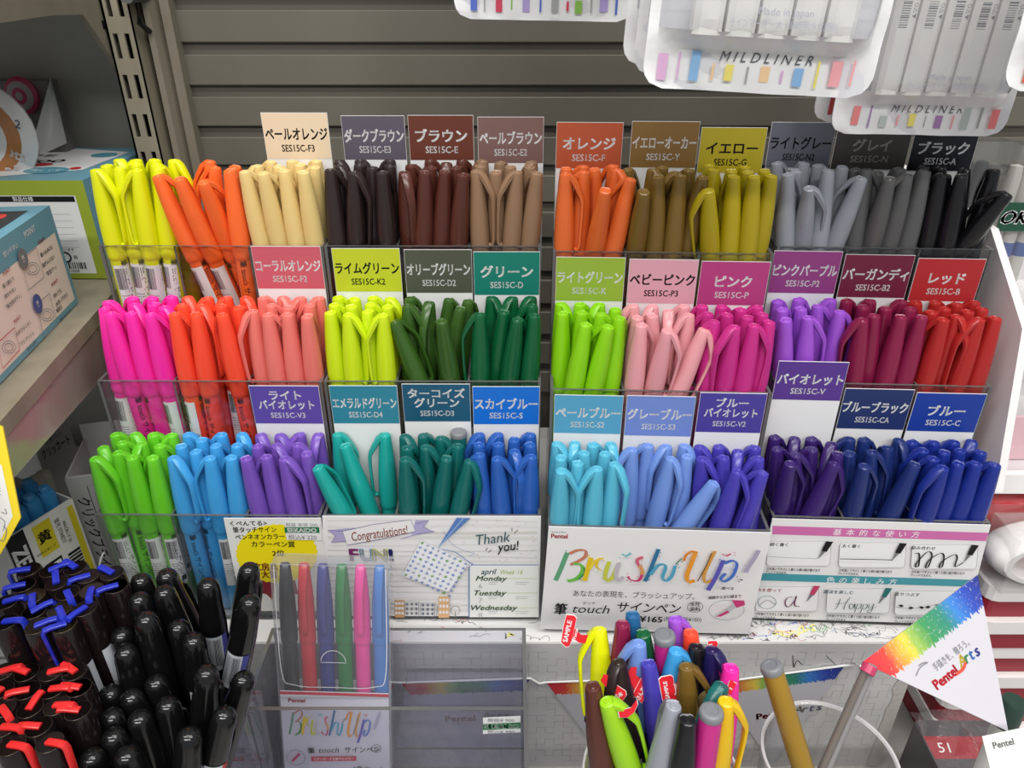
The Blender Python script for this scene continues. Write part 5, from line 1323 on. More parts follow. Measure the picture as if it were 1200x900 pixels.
# ---- rainbow pennants
def pennant_mat():
    m = bpy.data.materials.new('pennant_print'); m.use_nodes = True; nt = m.node_tree; b = nt.nodes['Principled BSDF']
    b.inputs['Roughness'].default_value = 0.5; b.inputs['Specular IOR Level'].default_value = 0.3
    uv = nt.nodes.new('ShaderNodeUVMap'); uv.uv_map = 'UVMap'
    sp = nt.nodes.new('ShaderNodeSeparateXYZ'); nt.links.new(uv.outputs[0], sp.inputs[0])
    def noise(sx, sy, det=3):
        mp = nt.nodes.new('ShaderNodeMapping'); mp.inputs['Scale'].default_value = (sx, sy, 1); nt.links.new(uv.outputs[0], mp.inputs['Vector'])
        n = nt.nodes.new('ShaderNodeTexNoise'); n.inputs['Scale'].default_value = 1; n.inputs['Detail'].default_value = det; nt.links.new(mp.outputs[0], n.inputs['Vector']); return n.outputs['Fac']
    def math_(op, a, b_=None, c=None):
        n = nt.nodes.new('ShaderNodeMath'); n.operation = op
        for i, v in enumerate((a, b_, c)):
            if v is None: continue
            if isinstance(v, (int, float)): n.inputs[i].default_value = v
            else: nt.links.new(v, n.inputs[i])
        return n.outputs[0]
    u = math_('ADD', sp.outputs['X'], math_('MULTIPLY_ADD', noise(40, 3), 0.07, -0.035))
    rp = nt.nodes.new('ShaderNodeValToRGB'); el = rp.color_ramp.elements
    cols = [(0.0, (196, 40, 62)), (0.15, (206, 64, 58)), (0.2, (214, 130, 60)), (0.31, (222, 196, 70)), (0.36, (150, 180, 80)), (0.48, (58, 140, 84)), (0.62, (50, 130, 110)), (0.72, (58, 124, 196)), (0.84, (46, 72, 170)), (1.0, (36, 44, 120))]
    el[0].position = 0; el[0].color = (*lin(cols[0][1]), 1); el[1].position = 1; el[1].color = (*lin(cols[-1][1]), 1)
    for p, c in cols[1:-1]: e = el.new(p); e.color = (*lin(c), 1)
    nt.links.new(u, rp.inputs['Fac'])
    edge = math_('LESS_THAN', math_('ADD', sp.outputs['Y'], math_('MULTIPLY', noise(60, 1.0), 0.7)), 1.32)
    grain = math_('LESS_THAN', noise(150, 6, 4), 0.64)
    grain2 = math_('MAXIMUM', grain, math_('LESS_THAN', sp.outputs['X'], 0.12))
    fac = math_('MULTIPLY', edge, grain2)
    mx = nt.nodes.new('ShaderNodeMix'); mx.data_type = 'RGBA'
    mx.inputs['A'].default_value = (*lin((190, 188, 194)), 1)
    nt.links.new(fac, mx.inputs['Factor']); nt.links.new(rp.outputs[0], mx.inputs['B'])
    nt.links.new(mx.outputs['Result'], b.inputs['Base Color'])
    return m
PEN_M = pennant_mat(); PENP = mat('pennant_paper', (190, 188, 194), 0.5, 0.3)
def pennant(name, label, a, b, apex, band, nrm, text_side, group=None, sc_=1.0, tilt_txt=0.0):
    """triangle a-b is the coloured edge"""
    a, b, apex = V(a), V(b), V(apex)
    X = (b - a); Wd = X.length; X.normalize()
    M = frame(a, X, apex - a) if False else None
    Yd = (apex - a) - X * (apex - a).dot(X); H = Yd.length; Yd.normalize()
    N = V(nrm)
    if X.cross(Yd).dot(N) < 0: pass
    t = thing(name, label, 'pennant', Matrix.Translation(a), group)
    mb = MB(); ax = (apex - a).dot(X)
    k = 0.0004
    nn = X.cross(Yd).normalized(); nn = nn if nn.dot(N) > 0 else -nn
    fr = [a + nn * k, b + nn * k, apex + nn * k]; bk = [a - nn * k, b - nn * k, apex - nn * k]
    order = (0, 1, 2) if (fr[1] - fr[0]).cross(fr[2] - fr[0]).dot(N) > 0 else (0, 2, 1)
    i0 = len(mb.v); mb.add(fr, [order], PEN_M); mb.uv.update({i0: (0, 0), i0 + 1: (1, 0), i0 + 2: (ax / Wd, H / band)})
    mb.add(bk, [order[::-1]], PENP); i1 = 3
    mb.add(fr + bk, [(0, 1, 4, 3), (1, 2, 5, 4), (2, 0, 3, 5)], PENP)
    # lettering: u along the coloured edge, reading direction along it
    if order == (0, 1, 2): F = Matrix((X, Yd, nn)).transposed().to_4x4()
    else: F = Matrix((X, -Yd, nn)).transposed().to_4x4()
    F.translation = a + nn * k
    pr = Print(mb, F, 0.0001); sg = -1 if order != (0, 1, 2) else 1
    part_fn = lambda: None
    return t, mb, pr, Wd, H, sg
gmb = []
rope = mat('rope_white', (226, 226, 224), 0.5)
yf = PLY - 0.0016
garl = thing('pennant_garland', 'string of rainbow edged paper pennants across the plinth front', 'garland', Matrix.Translation((0, yf, Z(-0.41))))
arts = [mat('arts_%d' % i, c, 0.5) for i, c in enumerate(((206, 70, 50), (206, 180, 60), (60, 140, 90), (60, 120, 190), (50, 60, 150)))]
for k, (xa, ya, xb_, yb_, axp, ayp) in enumerate(((470, 799.5, 622, 794, 545, 897), (640, 799, 792, 795, 715, 897), (838, 800, 990, 779, 905, 895))):
    a = hit_y(xa, ya, yf); b = hit_y(xb_, yb_, yf); c = hit_y(axp, ayp, yf)
    t, mb, pr, Wd, H, sg = pennant('x', 'x', a, b, c, 0.0125, (0, -1, 0), 1)
    bpy.data.objects.remove(t)
    u, v = Wd * 0.42, sg * H * 0.42
    pr.text('Pentel', u, v, 0.0085, RED_INK, None, bold=0.05)
    for q, ch in enumerate('Arts'): pr.text(ch, u + 0.0175 + q * 0.0048, v + 0.002, 0.0095, arts[q + 1], None, shear=0.3, bold=0.03)
    pr.text('手描きを、贈ろう。', u + 0.014, v + 0.0085, 0.0032, GREY_INK, 0.026)
    part('pennant', mb, garl, True)
mb = MB(); rp_ = [hit_y(x, y, yf - 0.0006) for x, y in ((452, 799), (470, 800), (546, 797.5), (622, 795), (632, 801), (640, 799.5), (716, 797), (792, 795.5), (815, 800), (838, 800), (914, 790), (990, 780), (1003, 778.5))]
mb.tube(rp_ + [pt - V((0.004, 0, 0.0))], 0.0007, rope, 6); part('string', mb, garl, True)
# the large pennant on the pole
a = depth(1010, 776, 0.3665); b = depth(1145, 674, 0.388); c = depth(1181, 857, 0.362)
N = (b - a).cross(c - a).normalized(); N = N if N.y < 0 else -N
t, mb, pr, Wd, H, sg = pennant('paper_pennant', 'large white triangular pennant with rainbow crayon edge on the grey pole', a, b, c, 0.0135, N, 1)
# lettering runs parallel to the coloured edge but follows the photo's slant
u, v = pr.uv(1126, 791); rt = pr.uv(1151, 766); ang = math.atan2(rt[1] - v, rt[0] - u)
def along(px, py): return pr.uv(px, py)
p0_, p1_ = along(1093, 805), along(1122, 782); ang = math.atan2(p1_[1] - p0_[1], p1_[0] - p0_[0]); ln = math.dist(p0_, p1_)
pr.text('Pentel', (p0_[0] + p1_[0]) / 2, (p0_[1] + p1_[1]) / 2, ln / 2.75, RED_INK, ln, bold=0.06, rot=ang)
p2_ = along(1151, 762); d2 = math.dist(p1_, p2_)
for q, ch in enumerate('Arts'):
    f = 0.22 + 0.2 * q; pr.text(ch, p1_[0] + (p2_[0] - p1_[0]) * f, p1_[1] + (p2_[1] - p1_[1]) * f + 0.0016, ln / 2.4, arts[q + 1], None, shear=0.3, bold=0.03, rot=ang)
pr.line(spline([along(1120, 790), along(1128, 784), along(1131, 776)]), 0.0014, arts[0])
p3, p4 = along(1094, 783), along(1134, 752); pr.text('手描きを、贈ろう。', (p3[0] + p4[0]) / 2, (p3[1] + p4[1]) / 2, 0.0040, GREY_INK, math.dist(p3, p4), rot=math.atan2(p4[1] - p3[1], p4[0] - p3[0]))
for q in ([(1073, 792), (1078, 782), (1087, 776)], [(1076, 780), (1081, 777), (1086, 776)]): pr.line(spline([along(*w) for w in q]), 0.0004, GREY_INK)
part('paper', mb, t, True)

# ================================================================ LOWER LEFT: TRAY OF DARK PENS
tray = thing('pen_tray', 'clear acrylic tray holding the blue clip, red clip and black brush pens', 'tray', Matrix.Translation((-0.25, 0.2, Z(TRAYZ))))
TX0, TX1, TY0, TY1 = -0.345, -0.1499, 0.10, 0.296; fz = Z(TRAYZ - 0.0015)
def tpane(nm, lo, hi): m_ = MB(); pane(m_, lo, hi); part(nm, m_, tray, True)
tpane('side_wall', (TX0, TY0, fz), (TX0 + 0.002, TY1, Z(-0.345))); tpane('side_wall', (TX1 - 0.002, TY0, fz), (TX1, TY1, Z(-0.345)))
tpane('back_wall', (TX0 + .002, TY1 - 0.002, fz), (TX1 - .002, TY1, Z(-0.34))); tpane('front_wall', (TX0 + .002, TY0, fz), (TX1 - .002, TY0 + 0.002, Z(-0.37))); tpane('tray_floor', (TX0 + .002, TY0 + .002, fz), (TX1 - .002, TY1 - .002, fz + 0.0015))
TF = TRAYZ + 0.0004
darkb = mat('ballpoint_dark', (26, 19, 20), 0.12, 0.5); darkt = mat('ballpoint_top', (34, 27, 24), 0.2, 0.4); clipb = mat('clip_blue', (32, 46, 166), 0.22); clipr = mat('clip_red', (212, 44, 44), 0.22)
goldm = mat('ring_gold', (70, 56, 44), 0.3, metal=0.5); barw = mat('small_sticker', (196, 200, 206), 0.4)
def ball_meshes(clipm, L):
    mb = MB(); mb.lathe([(0.003, 0.0), (0.0048, 0.002), (0.0056, 0.012), (0.0057, L - 0.0015), (0.0053, L)], 22, darkb); b_ = mb.mesh('barrel')
    mb = MB(); mb.lathe([(0.0053, L - 0.0002), (0.0050, L + 0.0001)], 22, goldm, caps=False); mb.lathe([(0.0050, L), (0.0048, L - 0.0006), (0.0004, L - 0.0006)], 22, darkt); c_ = mb.mesh('end_cap')
    mb = MB()
    mb.sweep([(-0.0010, 0, L + 0.0004), (0.0050, 0, L + 0.0012), (0.0076, 0, L + 0.0010), (0.0084, 0, L - 0.0006), (0.0082, 0, L - 0.012), (0.0074, 0, L - 0.034), (0.0062, 0, L - 0.038)], [0.0030, 0.0030, 0.0030, 0.0030, 0.0029, 0.0027, 0.0024], [0.0016, 0.0018, 0.0020, 0.0020, 0.0015, 0.0014, 0.0012], clipm, (0, 1, 0))
    return b_, c_, mb.mesh('clip')
def nice(rows):
    def w(B, T):
        rr = np.array([r[2] for r in rows])
        for t in (0.0, 0.36):
            P = B + (T - B) * t
            D = np.stack([np.maximum(0, TX0 + .0022 + rr - P[:, 0]) - np.maximum(0, P[:, 0] - (TX1 - .0022 - rr)), np.maximum(0, TY0 + .0022 + rr - P[:, 1]) - np.maximum(0, P[:, 1] - (TY1 - .0022 - rr))], 1)
            B[:, :2] += D * 0.9; T[:, :2] += D * t * 0.3
    mingle(rows, ((0.03, 1.0), (0.5, 1.0), (0.96, 0.92)), w, 0.10, 260, 0.05)
blue_t = [(34, 673, 200), (66, 669, 30), (84, 671, 150), (104, 674, 215), (130, 677, 155), (30, 684, 205), (45, 694, 300), (62, 690, 120), (86, 695, 310), (109, 689, 290), (134, 694, 215), (12, 704, 15), (42, 719, 40), (71, 712, 310), (104, 715, 245), (8, 730, 0), (43, 738, 25), (77, 732, 215)]
red_t = [(6, 791, 15), (36, 792, 165), (62, 793, 10), (101, 794, 150), (6, 803, 250), (29, 811, 200), (64, 811, 0), (99, 812, 175), (45, 825, 85), (16, 829, 320), (80, 826, 355), (11, 841, 350), (50, 842, 180), (88, 842, 180), (30, 861, 345), (76, 861, 345)]
blk = [(159, 676), (197, 674), (234.5, 692), (291, 669), (289, 697), (156, 701), (176, 717), (200, 699), (139.5, 742), (143, 757), (199, 736), (222, 743), (233, 779), (198, 801), (155, 816), (203, 822), (257.5, 802), (241, 829), (176, 842), (147, 848), (165, 860), (205, 852), (123, 804), (121, 831), (104, 867), (136, 898), (112, 893)]
dark = []
for lst, nm, zt, L in ((blue_t, 'blue', -0.256, None), (red_t, 'red', -0.275, None)):
    for x, y, an in lst:
        T = hit_z(x, y, zt); B = V((T.x + 0.006, T.y - 0.003, Z(TF))); dark.append([B, T, 0.0058, nm, an])
for i, (x, y) in enumerate(blk):
    T = hit_z(x, y, -0.259 if y < 720 else (-0.272 if y < 790 else -0.288)); B = V((T.x + (0.012 if x < 240 else 0.004), T.y - 0.004, Z(TF)))
    if i in (2, 11): B.x += 0.012
    dark.append([B, T, 0.0066, 'black', 0])
nice(dark)
blackp = mat('black_gloss', (17, 17, 18), 0.16, 0.55)
def brush_black():
    L = 0.139
    mb = MB(); mb.lathe([(0.0046, 0), (0.0052, 0.002), (0.0060, 0.05), (0.0060, 0.066)], 20, blackp); b_ = mb.mesh('barrel')
    mb = MB(); mb.lathe([(0.0060, 0.064), (0.0065, 0.066), (0.0066, 0.105), (0.0064, 0.118), (0.0058, 0.125), (0.0056, 0.129), (0.0055, 0.133), (0.0050, 0.1362), (0.0037, 0.1382), (0.0019, 0.1389), (0.0004, 0.1390)], 22, blackp); c_ = mb.mesh('cap')
    mb = MB(); mb.sweep([(0.0040, 0, 0.1300), (0.0062, 0, 0.1275), (0.0069, 0, 0.123), (0.0072, 0, 0.112), (0.0071, 0, 0.094), (0.0065, 0, 0.090)], [0.005, 0.0052, 0.005, 0.0045, 0.004, 0.0035], [0.002, 0.0024, 0.0024, 0.002, 0.0018, 0.0014], blackp, (0, 1, 0)); k_ = mb.mesh('clip')
    return b_, c_, k_
BM = brush_black()
def dark_sticker(band):
    mb = MB(); r = 0.00675; mb.lathe([(r, 0.092), (r, 0.112)], 8, barw, None, -0.75, 0.55); mb.lathe([(r, 0.092), (r, 0.112)], 4, band, None, 0.55, 1.0)
    rb = random.Random(6)
    for k in range(14):
        b0 = -0.65 + k * 0.08; mb.lathe([(r + .00003, 0.0945), (r + .00003, 0.1105)], 1, INK, None, b0, b0 + rb.choice((0.02, 0.035, 0.05)))
    return mb.mesh('barcode_sticker')
stB, stR = dark_sticker(mat('band_blue', (50, 56, 150), 0.4)), dark_sticker(mat('band_red', (200, 36, 50), 0.4))
rk = random.Random(21)
for nm, noun in (('blue', 'blue clip'), ('red', 'red clip'), ('black', 'black')):
    grp = [d for d in dark if d[3] == nm]
    od = sorted(range(len(grp)), key=lambda i: -grp[i][1].y)
    nb = 4; per = math.ceil(len(grp) / nb); lab = {}
    names = ['back', 'second', 'third', 'front']
    for b_ in range(nb):
        ids = sorted(od[b_ * per:(b_ + 1) * per], key=lambda i: grp[i][1].x)
        for w, i in enumerate(ids): lab[i] = (ORD[w], names[b_])
    for i, (B, T, r_, _, an) in enumerate(grp):
        L = (T - B).length
        w, bk_ = lab[i]
        if nm == 'black':
            az = [90, 60, 120, 40, 140, 20, 160][i % 7]
            t = thing('brush_marker', f'glossy black round-capped marker, {w} from left in the {bk_} row of the tray', 'pen', axes(B, B + (T - B), az), 'black round-capped markers')
            s_ = L / 0.139
            link('barrel', BM[0], t).scale = (1, 1, s_); c_ = link('cap', BM[1], t); c_.scale = (1, 1, s_); link('clip', BM[2], c_)
            st = {2: (stB, -70), 4: (stB, -95), 11: (stB, -65), 9: (stB, -60), 17: (stR, -70)}.get(i)
            if st:
                q = link('barcode_sticker', st[0], t, Matrix.Rotation(math.radians(st[1] - az), 4, 'Z') @ Matrix.Diagonal((1, 1, s_, 1))); q['label'] = 'white barcode sticker with a coloured band'
        else:
            key = ('ball', nm, round(L, 3))
            if key not in PM: PM[key] = ball_meshes(clipb if nm == 'blue' else clipr, round(L, 3))
            b_, c_, k_ = PM[key]
            t = thing('ballpoint_pen', f'dark ballpoint pen with {noun}, {w} from left in the {bk_} row of its cluster', 'pen', axes(B, T, an), f'dark ballpoint pens with {noun}s')
            link('barrel', b_, t); ca = link('end_cap', c_, t); q = link('clip', k_, ca); q['label'] = f'shiny {nm} clip'
            if i in (16, 14, 17) and nm == 'blue':
                mb = MB(); mb.lathe([(0.0059, L - 0.055), (0.0059, L - 0.022)], 6, barw, None, -0.5, 0.5); s_ = part('price_sticker', mb, t); s_.matrix_basis = Matrix.Rotation(math.radians(-20 - an), 4, 'Z')

# ================================================================ HANGING MARKER PACKS
sealw = mat('pouch_white', (240, 240, 240), 0.18, 0.6, bump=(60, 0.25, 0.003)); wind = clear('pouch_window', (0.96, 0.96, 0.97), 0.22, (238, 238, 240), 1.3, 0.08, bump=(30, 0.35))
backw = mat('pouch_back', (222, 222, 226), 0.4); mk = mat('marker_white', (232, 231, 226), 0.35); mk2 = mat('marker_joint', (150, 148, 146), 0.5); faint = mat('pouch_faint_ink', (170, 172, 186), 0.5); dkink = mat('pouch_ink', (84, 86, 92), 0.5)
PW, PHH = 0.0986, 0.148
def pouch(label, BL, BR, d, bars, roll=None, full=True, d2=None, lean=0.0):
    a = depth(*BL, d); b = depth(*BR, d2 or d)
    X = (b - a).normalized(); Yv = V((0, lean, 1)); c = (a + b) / 2
    M = frame(c, X, Yv)
    t = thing('marker_pack', label, 'marker pack', M, 'hanging marker packs')
    rr = random.Random(label); nu, nv = 22, 30; r0 = 0.009
    def hw(y): return PW / 2 - (r0 - math.sqrt(max(0, r0 * r0 - (r0 - y) ** 2)) if y < r0 else 0)
    ph = [rr.uniform(0, 6) for _ in range(4)]
    def zb(u, y):
        s_ = min(1, max(0, (y - 0.0155) / 0.011)); s2 = min(1, max(0, (PHH - 0.012 - y) / 0.02)); e = max(0, 1 - (abs(u) / 0.9) ** 6)
        wv = 0.0007 * math.sin(u * 5 + ph[0]) * (1 - s_) + 0.0004 * math.sin(u * 11 + y * 300 + ph[1])
        return 0.0155 * s_ * s2 * e ** 0.6 + wv + 0.0005
    mb = MB(); ids = {}
    vs = []
    for j in range(nv + 1):
        y = PHH * (j / nv) ** 1.25
        for i in range(nu + 1):
            u = -1 + 2 * i / nu; vs.append((u * hw(y), y, zb(u, y)))
    ys_ = [PHH * (j / nv) ** 1.25 for j in range(nv + 1)]
    fw, fs_ = [], []
    for j in range(nv):
        for i in range(nu):
            f = (j * (nu + 1) + i, j * (nu + 1) + i + 1, (j + 1) * (nu + 1) + i + 1, (j + 1) * (nu + 1) + i)
            um = -1 + 2 * (i + .5) / nu
            (fw if ys_[j] > 0.0205 and abs(um) < 0.87 and ys_[j] < PHH - 0.02 else fs_).append(f)
    base = len(mb.v); mb.add(vs, fs_, sealw, True); FRONT = mb
    WIN = MB(); WIN.add(vs, fw, wind, True)
    mb = MB(); vb = []
    for y in ys_: vb += [(-hw(y), y, 0), (0, y, -0.0002), (hw(y), y, 0)]
    mb.add(vb, [(3 * j + 1 + k, 3 * j + k, 3 * j + 3 + k, 3 * j + 4 + k) for j in range(nv) for k in (0, 1)], backw, True); part('back_film', mb, t)
    for i in range(5):
        x = (i - 2) * 0.0134; m_ = MB(); w = 0.0060; h_ = 0.0055
        pts = [(x + w * sx * (1 if q in (0, 3) else .75), 0.0068 + h_ * sy * (1 if q in (1, 2) else .75)) for sx, sy, q in ((1, -1, 3), (1, -1, 1), (1, 1, 1), (1, 1, 3), (-1, 1, 3), (-1, 1, 1), (-1, -1, 1), (-1, -1, 3))]
        R = Matrix(((1, 0, 0, 0), (0, 0, 1, 0), (0, 1, 0, 0), (0, 0, 0, 1)))
        pts2 = [(x + w * c_, 0.0072 + h_ * s_) for c_, s_ in ((.6, -1), (1, -.6), (1, .6), (.6, 1), (-.6, 1), (-1, .6), (-1, -.6), (-.6, -1))]
        m_.prism(pts2, 0.0225, PHH - 0.03, mk, R)
        if full:
            pr = Print(m_, frame((x, 0, 0.0072 + h_), (1, 0, 0), (0, 1, 0)), 0.0001)
            rb = random.Random(i)
            for k in range(12): pr.l = 0.0001; q = 0.055 + k * 0.0011; pr.rect(-0.0034, q, 0.0012, q + rb.choice((0.0003, 0.0005, 0.0008)), dkink)
            pr.text('○△▼', 0.0035, 0.063, 0.0026, dkink, rot=-math.pi / 2)
        part('marker', m_, t)
    if full:
        pr = Print(FRONT, Matrix(), 0.0016)
        pr.text('M I L D L I N E R', 0.002, 0.0142, 0.0056, dkink, 0.040, shear=0.3)
        for k, (u_, w_, c_) in enumerate(bars):
            pr.rect(u_ * PW / 2 - w_ / 2, 0.0042 + rr.uniform(-.0008, .0008), u_ * PW / 2 + w_ / 2, (0.0148 if abs(u_) > .48 else 0.0105) + rr.uniform(-.001, .001), mat('bar_%02x%02x%02x' % c_, c_, 0.4)); 
        pr = Print(WIN, Matrix(), 0.0168)
        pr.text('Made in Japan', 0.002, 0.0325, 0.0040, faint, 0.025); pr.text('ラインマーカー 太・細両用(水性顔料)', 0.002, 0.0278, 0.0036, faint, 0.043)
        for s_ in (-1, 1):
            for k in range(9): pr.l = 0.0135; pr.rect(s_ * 0.0385 - 0.0035, 0.040 + k * 0.0055, s_ * 0.0385 + 0.003, 0.0408 + k * 0.0055, faint)
    part('front_film', FRONT, t); part('window', WIN, t)
    # hanging hook through the header
    return t, M
def hook(p, label):
    mb = MB(); mb.tube([(p.x, SLATY, p.z + 0.004), (p.x, p.y - 0.02, p.z), (p.x, p.y - 0.026, p.z + 0.008)], 0.0017, mat('hook_steel', (170, 170, 172), 0.25, metal=0.9), 8)
    solo('peg_hook', mb, label, 'hook')
c1 = (86, 112, 200); c2_ = (214, 70, 96); c3 = (176, 160, 214); c4 = (166, 168, 166); c5 = (140, 190, 80); pkc = (222, 176, 214); lb = (140, 184, 226); yl_ = (240, 226, 120); og = (244, 206, 160); rs = (242, 170, 176); sg_ = (190, 200, 196); pu = (170, 130, 180)
packs = [
 ('white marker pack cut by the top frame edge, blue and red bars', (536, 22), (738, 26), 0.415, [(-.78, .0035, c1), (-.66, .0008, c4), (-.5, .0035, c2_), (-.36, .0008, c5), (-.2, .0038, c3), (-.04, .001, c1), (.12, .0038, c4), (.26, .0014, c2_), (.38, .0038, c5), (.52, .0008, c4), (.66, .0045, c3), (.8, .0012, c1)], True, None),
 ('white marker pack hanging rearmost behind the biggest pack', (727, 76), (975, 88), 0.352, [], False, None),
 ('white marker pack showing as a sliver just behind the biggest pack', (740, 88), (995, 100), 0.341, [], False, None),
 ('biggest white marker pack hanging in front, lilac blue and yellow bars', (757, 102), (1010, 116), 0.326, [(-.84, .004, pkc), (-.7, .0008, pkc), (-.56, .0038, lb), (-.4, .001, og), (-.26, .0034, yl_), (-.1, .0008, c4), (.05, .004, og), (.2, .001, pkc), (.34, .004, lb), (.5, .001, yl_), (.66, .0046, rs), (.8, .001, rs)], True, None),
 ('white marker pack mostly hidden behind the pack over the grey cards', (949, 142), (1150, 148), 0.438, [(-.8, .004, (206, 80, 80))], True, None),
 ('white marker pack hanging over the grey and black cards, red and yellow bars', (973, 156), (1172, 160), 0.424, [(-.74, .004, (240, 140, 140)), (-.58, .0008, pu), (-.42, .004, sg_), (-.26, .001, rs), (-.1, .0036, yl_), (.05, .0006, c4), (.2, .004, pu), (.36, .001, rs), (.5, .004, sg_), (.66, .0012, c4), (.82, .0042, (240, 130, 130))], True, None),
 ('white marker pack cut by the right frame edge, orange red bar', (1172, 106), (1420, 112), 0.345, [(-.78, .005, (222, 96, 60)), (-.6, .001, og)], True, None)]
for i, (lab, BL, BR, d, bars, full, d2) in enumerate(packs):
    t, M = pouch(lab, BL, BR, d, bars, None, full)
    top = M @ V((0, PHH - 0.008, 0))
    if i in (0, 3, 5, 6): hook(top, ['steel peg hook of the pack above the brown pens', '', '', 'steel peg hook of the biggest pack', '', 'steel peg hook of the pack over the grey cards', 'steel peg hook at the right edge'][i])

# ================================================================ RIGHT: SIDE BOARD AND SHELVES
wb = mat('white_board', (236, 234, 232), 0.4, 0.4); wb2 = mat('white_board_face', (226, 218, 218), 0.35, 0.4)
Xp = 0.3005
def yz(px, py):
    p = hit_x(px, py, Xp); return (p.y, p.z)
o1, o2, o3 = yz(1161, 268), yz(1198, 385), yz(1166, 577)
mb = MB(); Mx = Matrix(((0, 0, 1, Xp), (1, 0, 0, 0), (0, 1, 0, 0), (0, 0, 0, 1)))
mb.prism([(0.60, o3[1]), (0.60, o1[1] + 0.01), o1, o2, o3], 0, 0.005, wb2, Mx, wb)
solo('side_board', mb, 'white angled side board beside the red and blue pens', 'board')
rs_ = thing('right_shelf', 'white shelf board with raised lip to the right of the side board', 'shelf', Matrix.Translation((0.45, 0.48, Z(-0.3))))
mb = MB(); mb.box((Xp + 0.0056, 0.395, Z(-0.298)), (0.62, 0.612, Z(-0.292)), wb); part('board', mb, rs_, True)
mb = MB(); mb.box((Xp + 0.0056, 0.391, Z(-0.298)), (0.62, 0.3948, Z(-0.283)), wb); part('lip', mb, rs_, True)
mb = MB(); mb.box((Xp + 0.0056, 0.598, Z(-0.291)), (0.62, 0.612, Z(-0.17)), wb2); part('back_plate', mb, rs_, True)
mb = MB(); mb.box((Xp + 0.0056, 0.50, Z(-0.236)), (0.62, 0.598, Z(-0.231)), wb); part('ledge', mb, rs_, True)
# clear bag with card and pink contents on the shelf
t = thing('clear_bag', 'clear film bag over a pink card on the white shelf at right', 'bag', Matrix.Translation((0.37, 0.44, Z(-0.2918))))
mb = MB(); mb.box((-0.055, -0.032, 0), (0.09, 0.03, 0.042), clear('bag_film', (0.96, 0.96, 0.97), 0.12, bump=(50, 0.5))); part('film', mb, t)
mb = MB(); mb.box((-0.053, -0.02, 0.001), (0.088, -0.017, 0.034), mat('bag_pink', (232, 186, 194), 0.5)); part('card', mb, t)
mb = MB(); Mq = frame((-0.006, -0.034, 0.004), (1, 0, 0), (0.16, 0.1, 1)); mb.rbox((0, 0, 0), (0.06, 0.07, 0.0008), 0.006, mat('bag_card', (234, 232, 230), 0.5), Mq)
pr = Print(mb, Mq, 0.0009)
pr.line([(0.002 + 0.056 * (k in (1, 2)), 0.002 + 0.066 * (k in (2, 3))) for k in range(4)], 0.0006, INK, True)
for k in range(4): pr.rect(0.006, 0.008 + k * 0.006, 0.03, 0.0086 + k * 0.006, GREY_INK)
part('tag_card', mb, t)
# clear cases of white pens behind the board
for i, (px, py, w) in enumerate(((1150, 335, 0.026), (1190, 345, 0.042))):
    p = hit_y(px, py, 0.50); zb_ = -0.2305
    t = thing('pen_case', ['clear case of white pens with dark tops, next to the side board', 'clear case of white pens with green OK band at the frame edge'][i], 'pen case', Matrix.Translation((0.3235 + 0.027 * i, 0.53 - 0.012 * i, Z(zb_))))
    mb = MB(); mb.box((-0.013, -0.008, 0), (w - 0.010, 0.008, 0.128), clear('case_clear', (0.92, 0.93, 0.93), 0.08, gloss=1.4)); part('case', mb, t)
    for k in range(2 + i):
        m_ = MB(); x = -0.0075 + k * 0.0105
        m_.lathe([(0.0044, 0.003), (0.0048, 0.006), (0.0048, 0.075)], 14, mat('case_white', (212, 208, 200), 0.4)); m_.lathe([(0.005, 0.075), (0.005, 0.105), (0.004, 0.113), (0.0004, 0.114)], 14, mat('case_dark', (66, 66, 70), 0.4) if i == 0 else MATS['case_white'])
        m_.lathe([(0.0049, 0.050), (0.0049, 0.06)], 14, mat('case_blue', (60, 90, 160), 0.4))
        p_ = part('pen', m_, t); p_.location = (x, 0, 0)
    if i == 1:
        mb = MB(); mb.box((-0.0135, -0.0088, 0.070), (0.0325, -0.0082, 0.090), mat('ok_green', (34, 84, 62), 0.4)); pr = Print(mb, frame((-0.0135, -0.0089, 0.07), (1, 0, 0), (0, 0, 1)), 0.0001)
        pr.text('OK', 0.0105, 0.010, 0.013, INKW, None, bold=0.06, shear=0.25); part('band', mb, t)
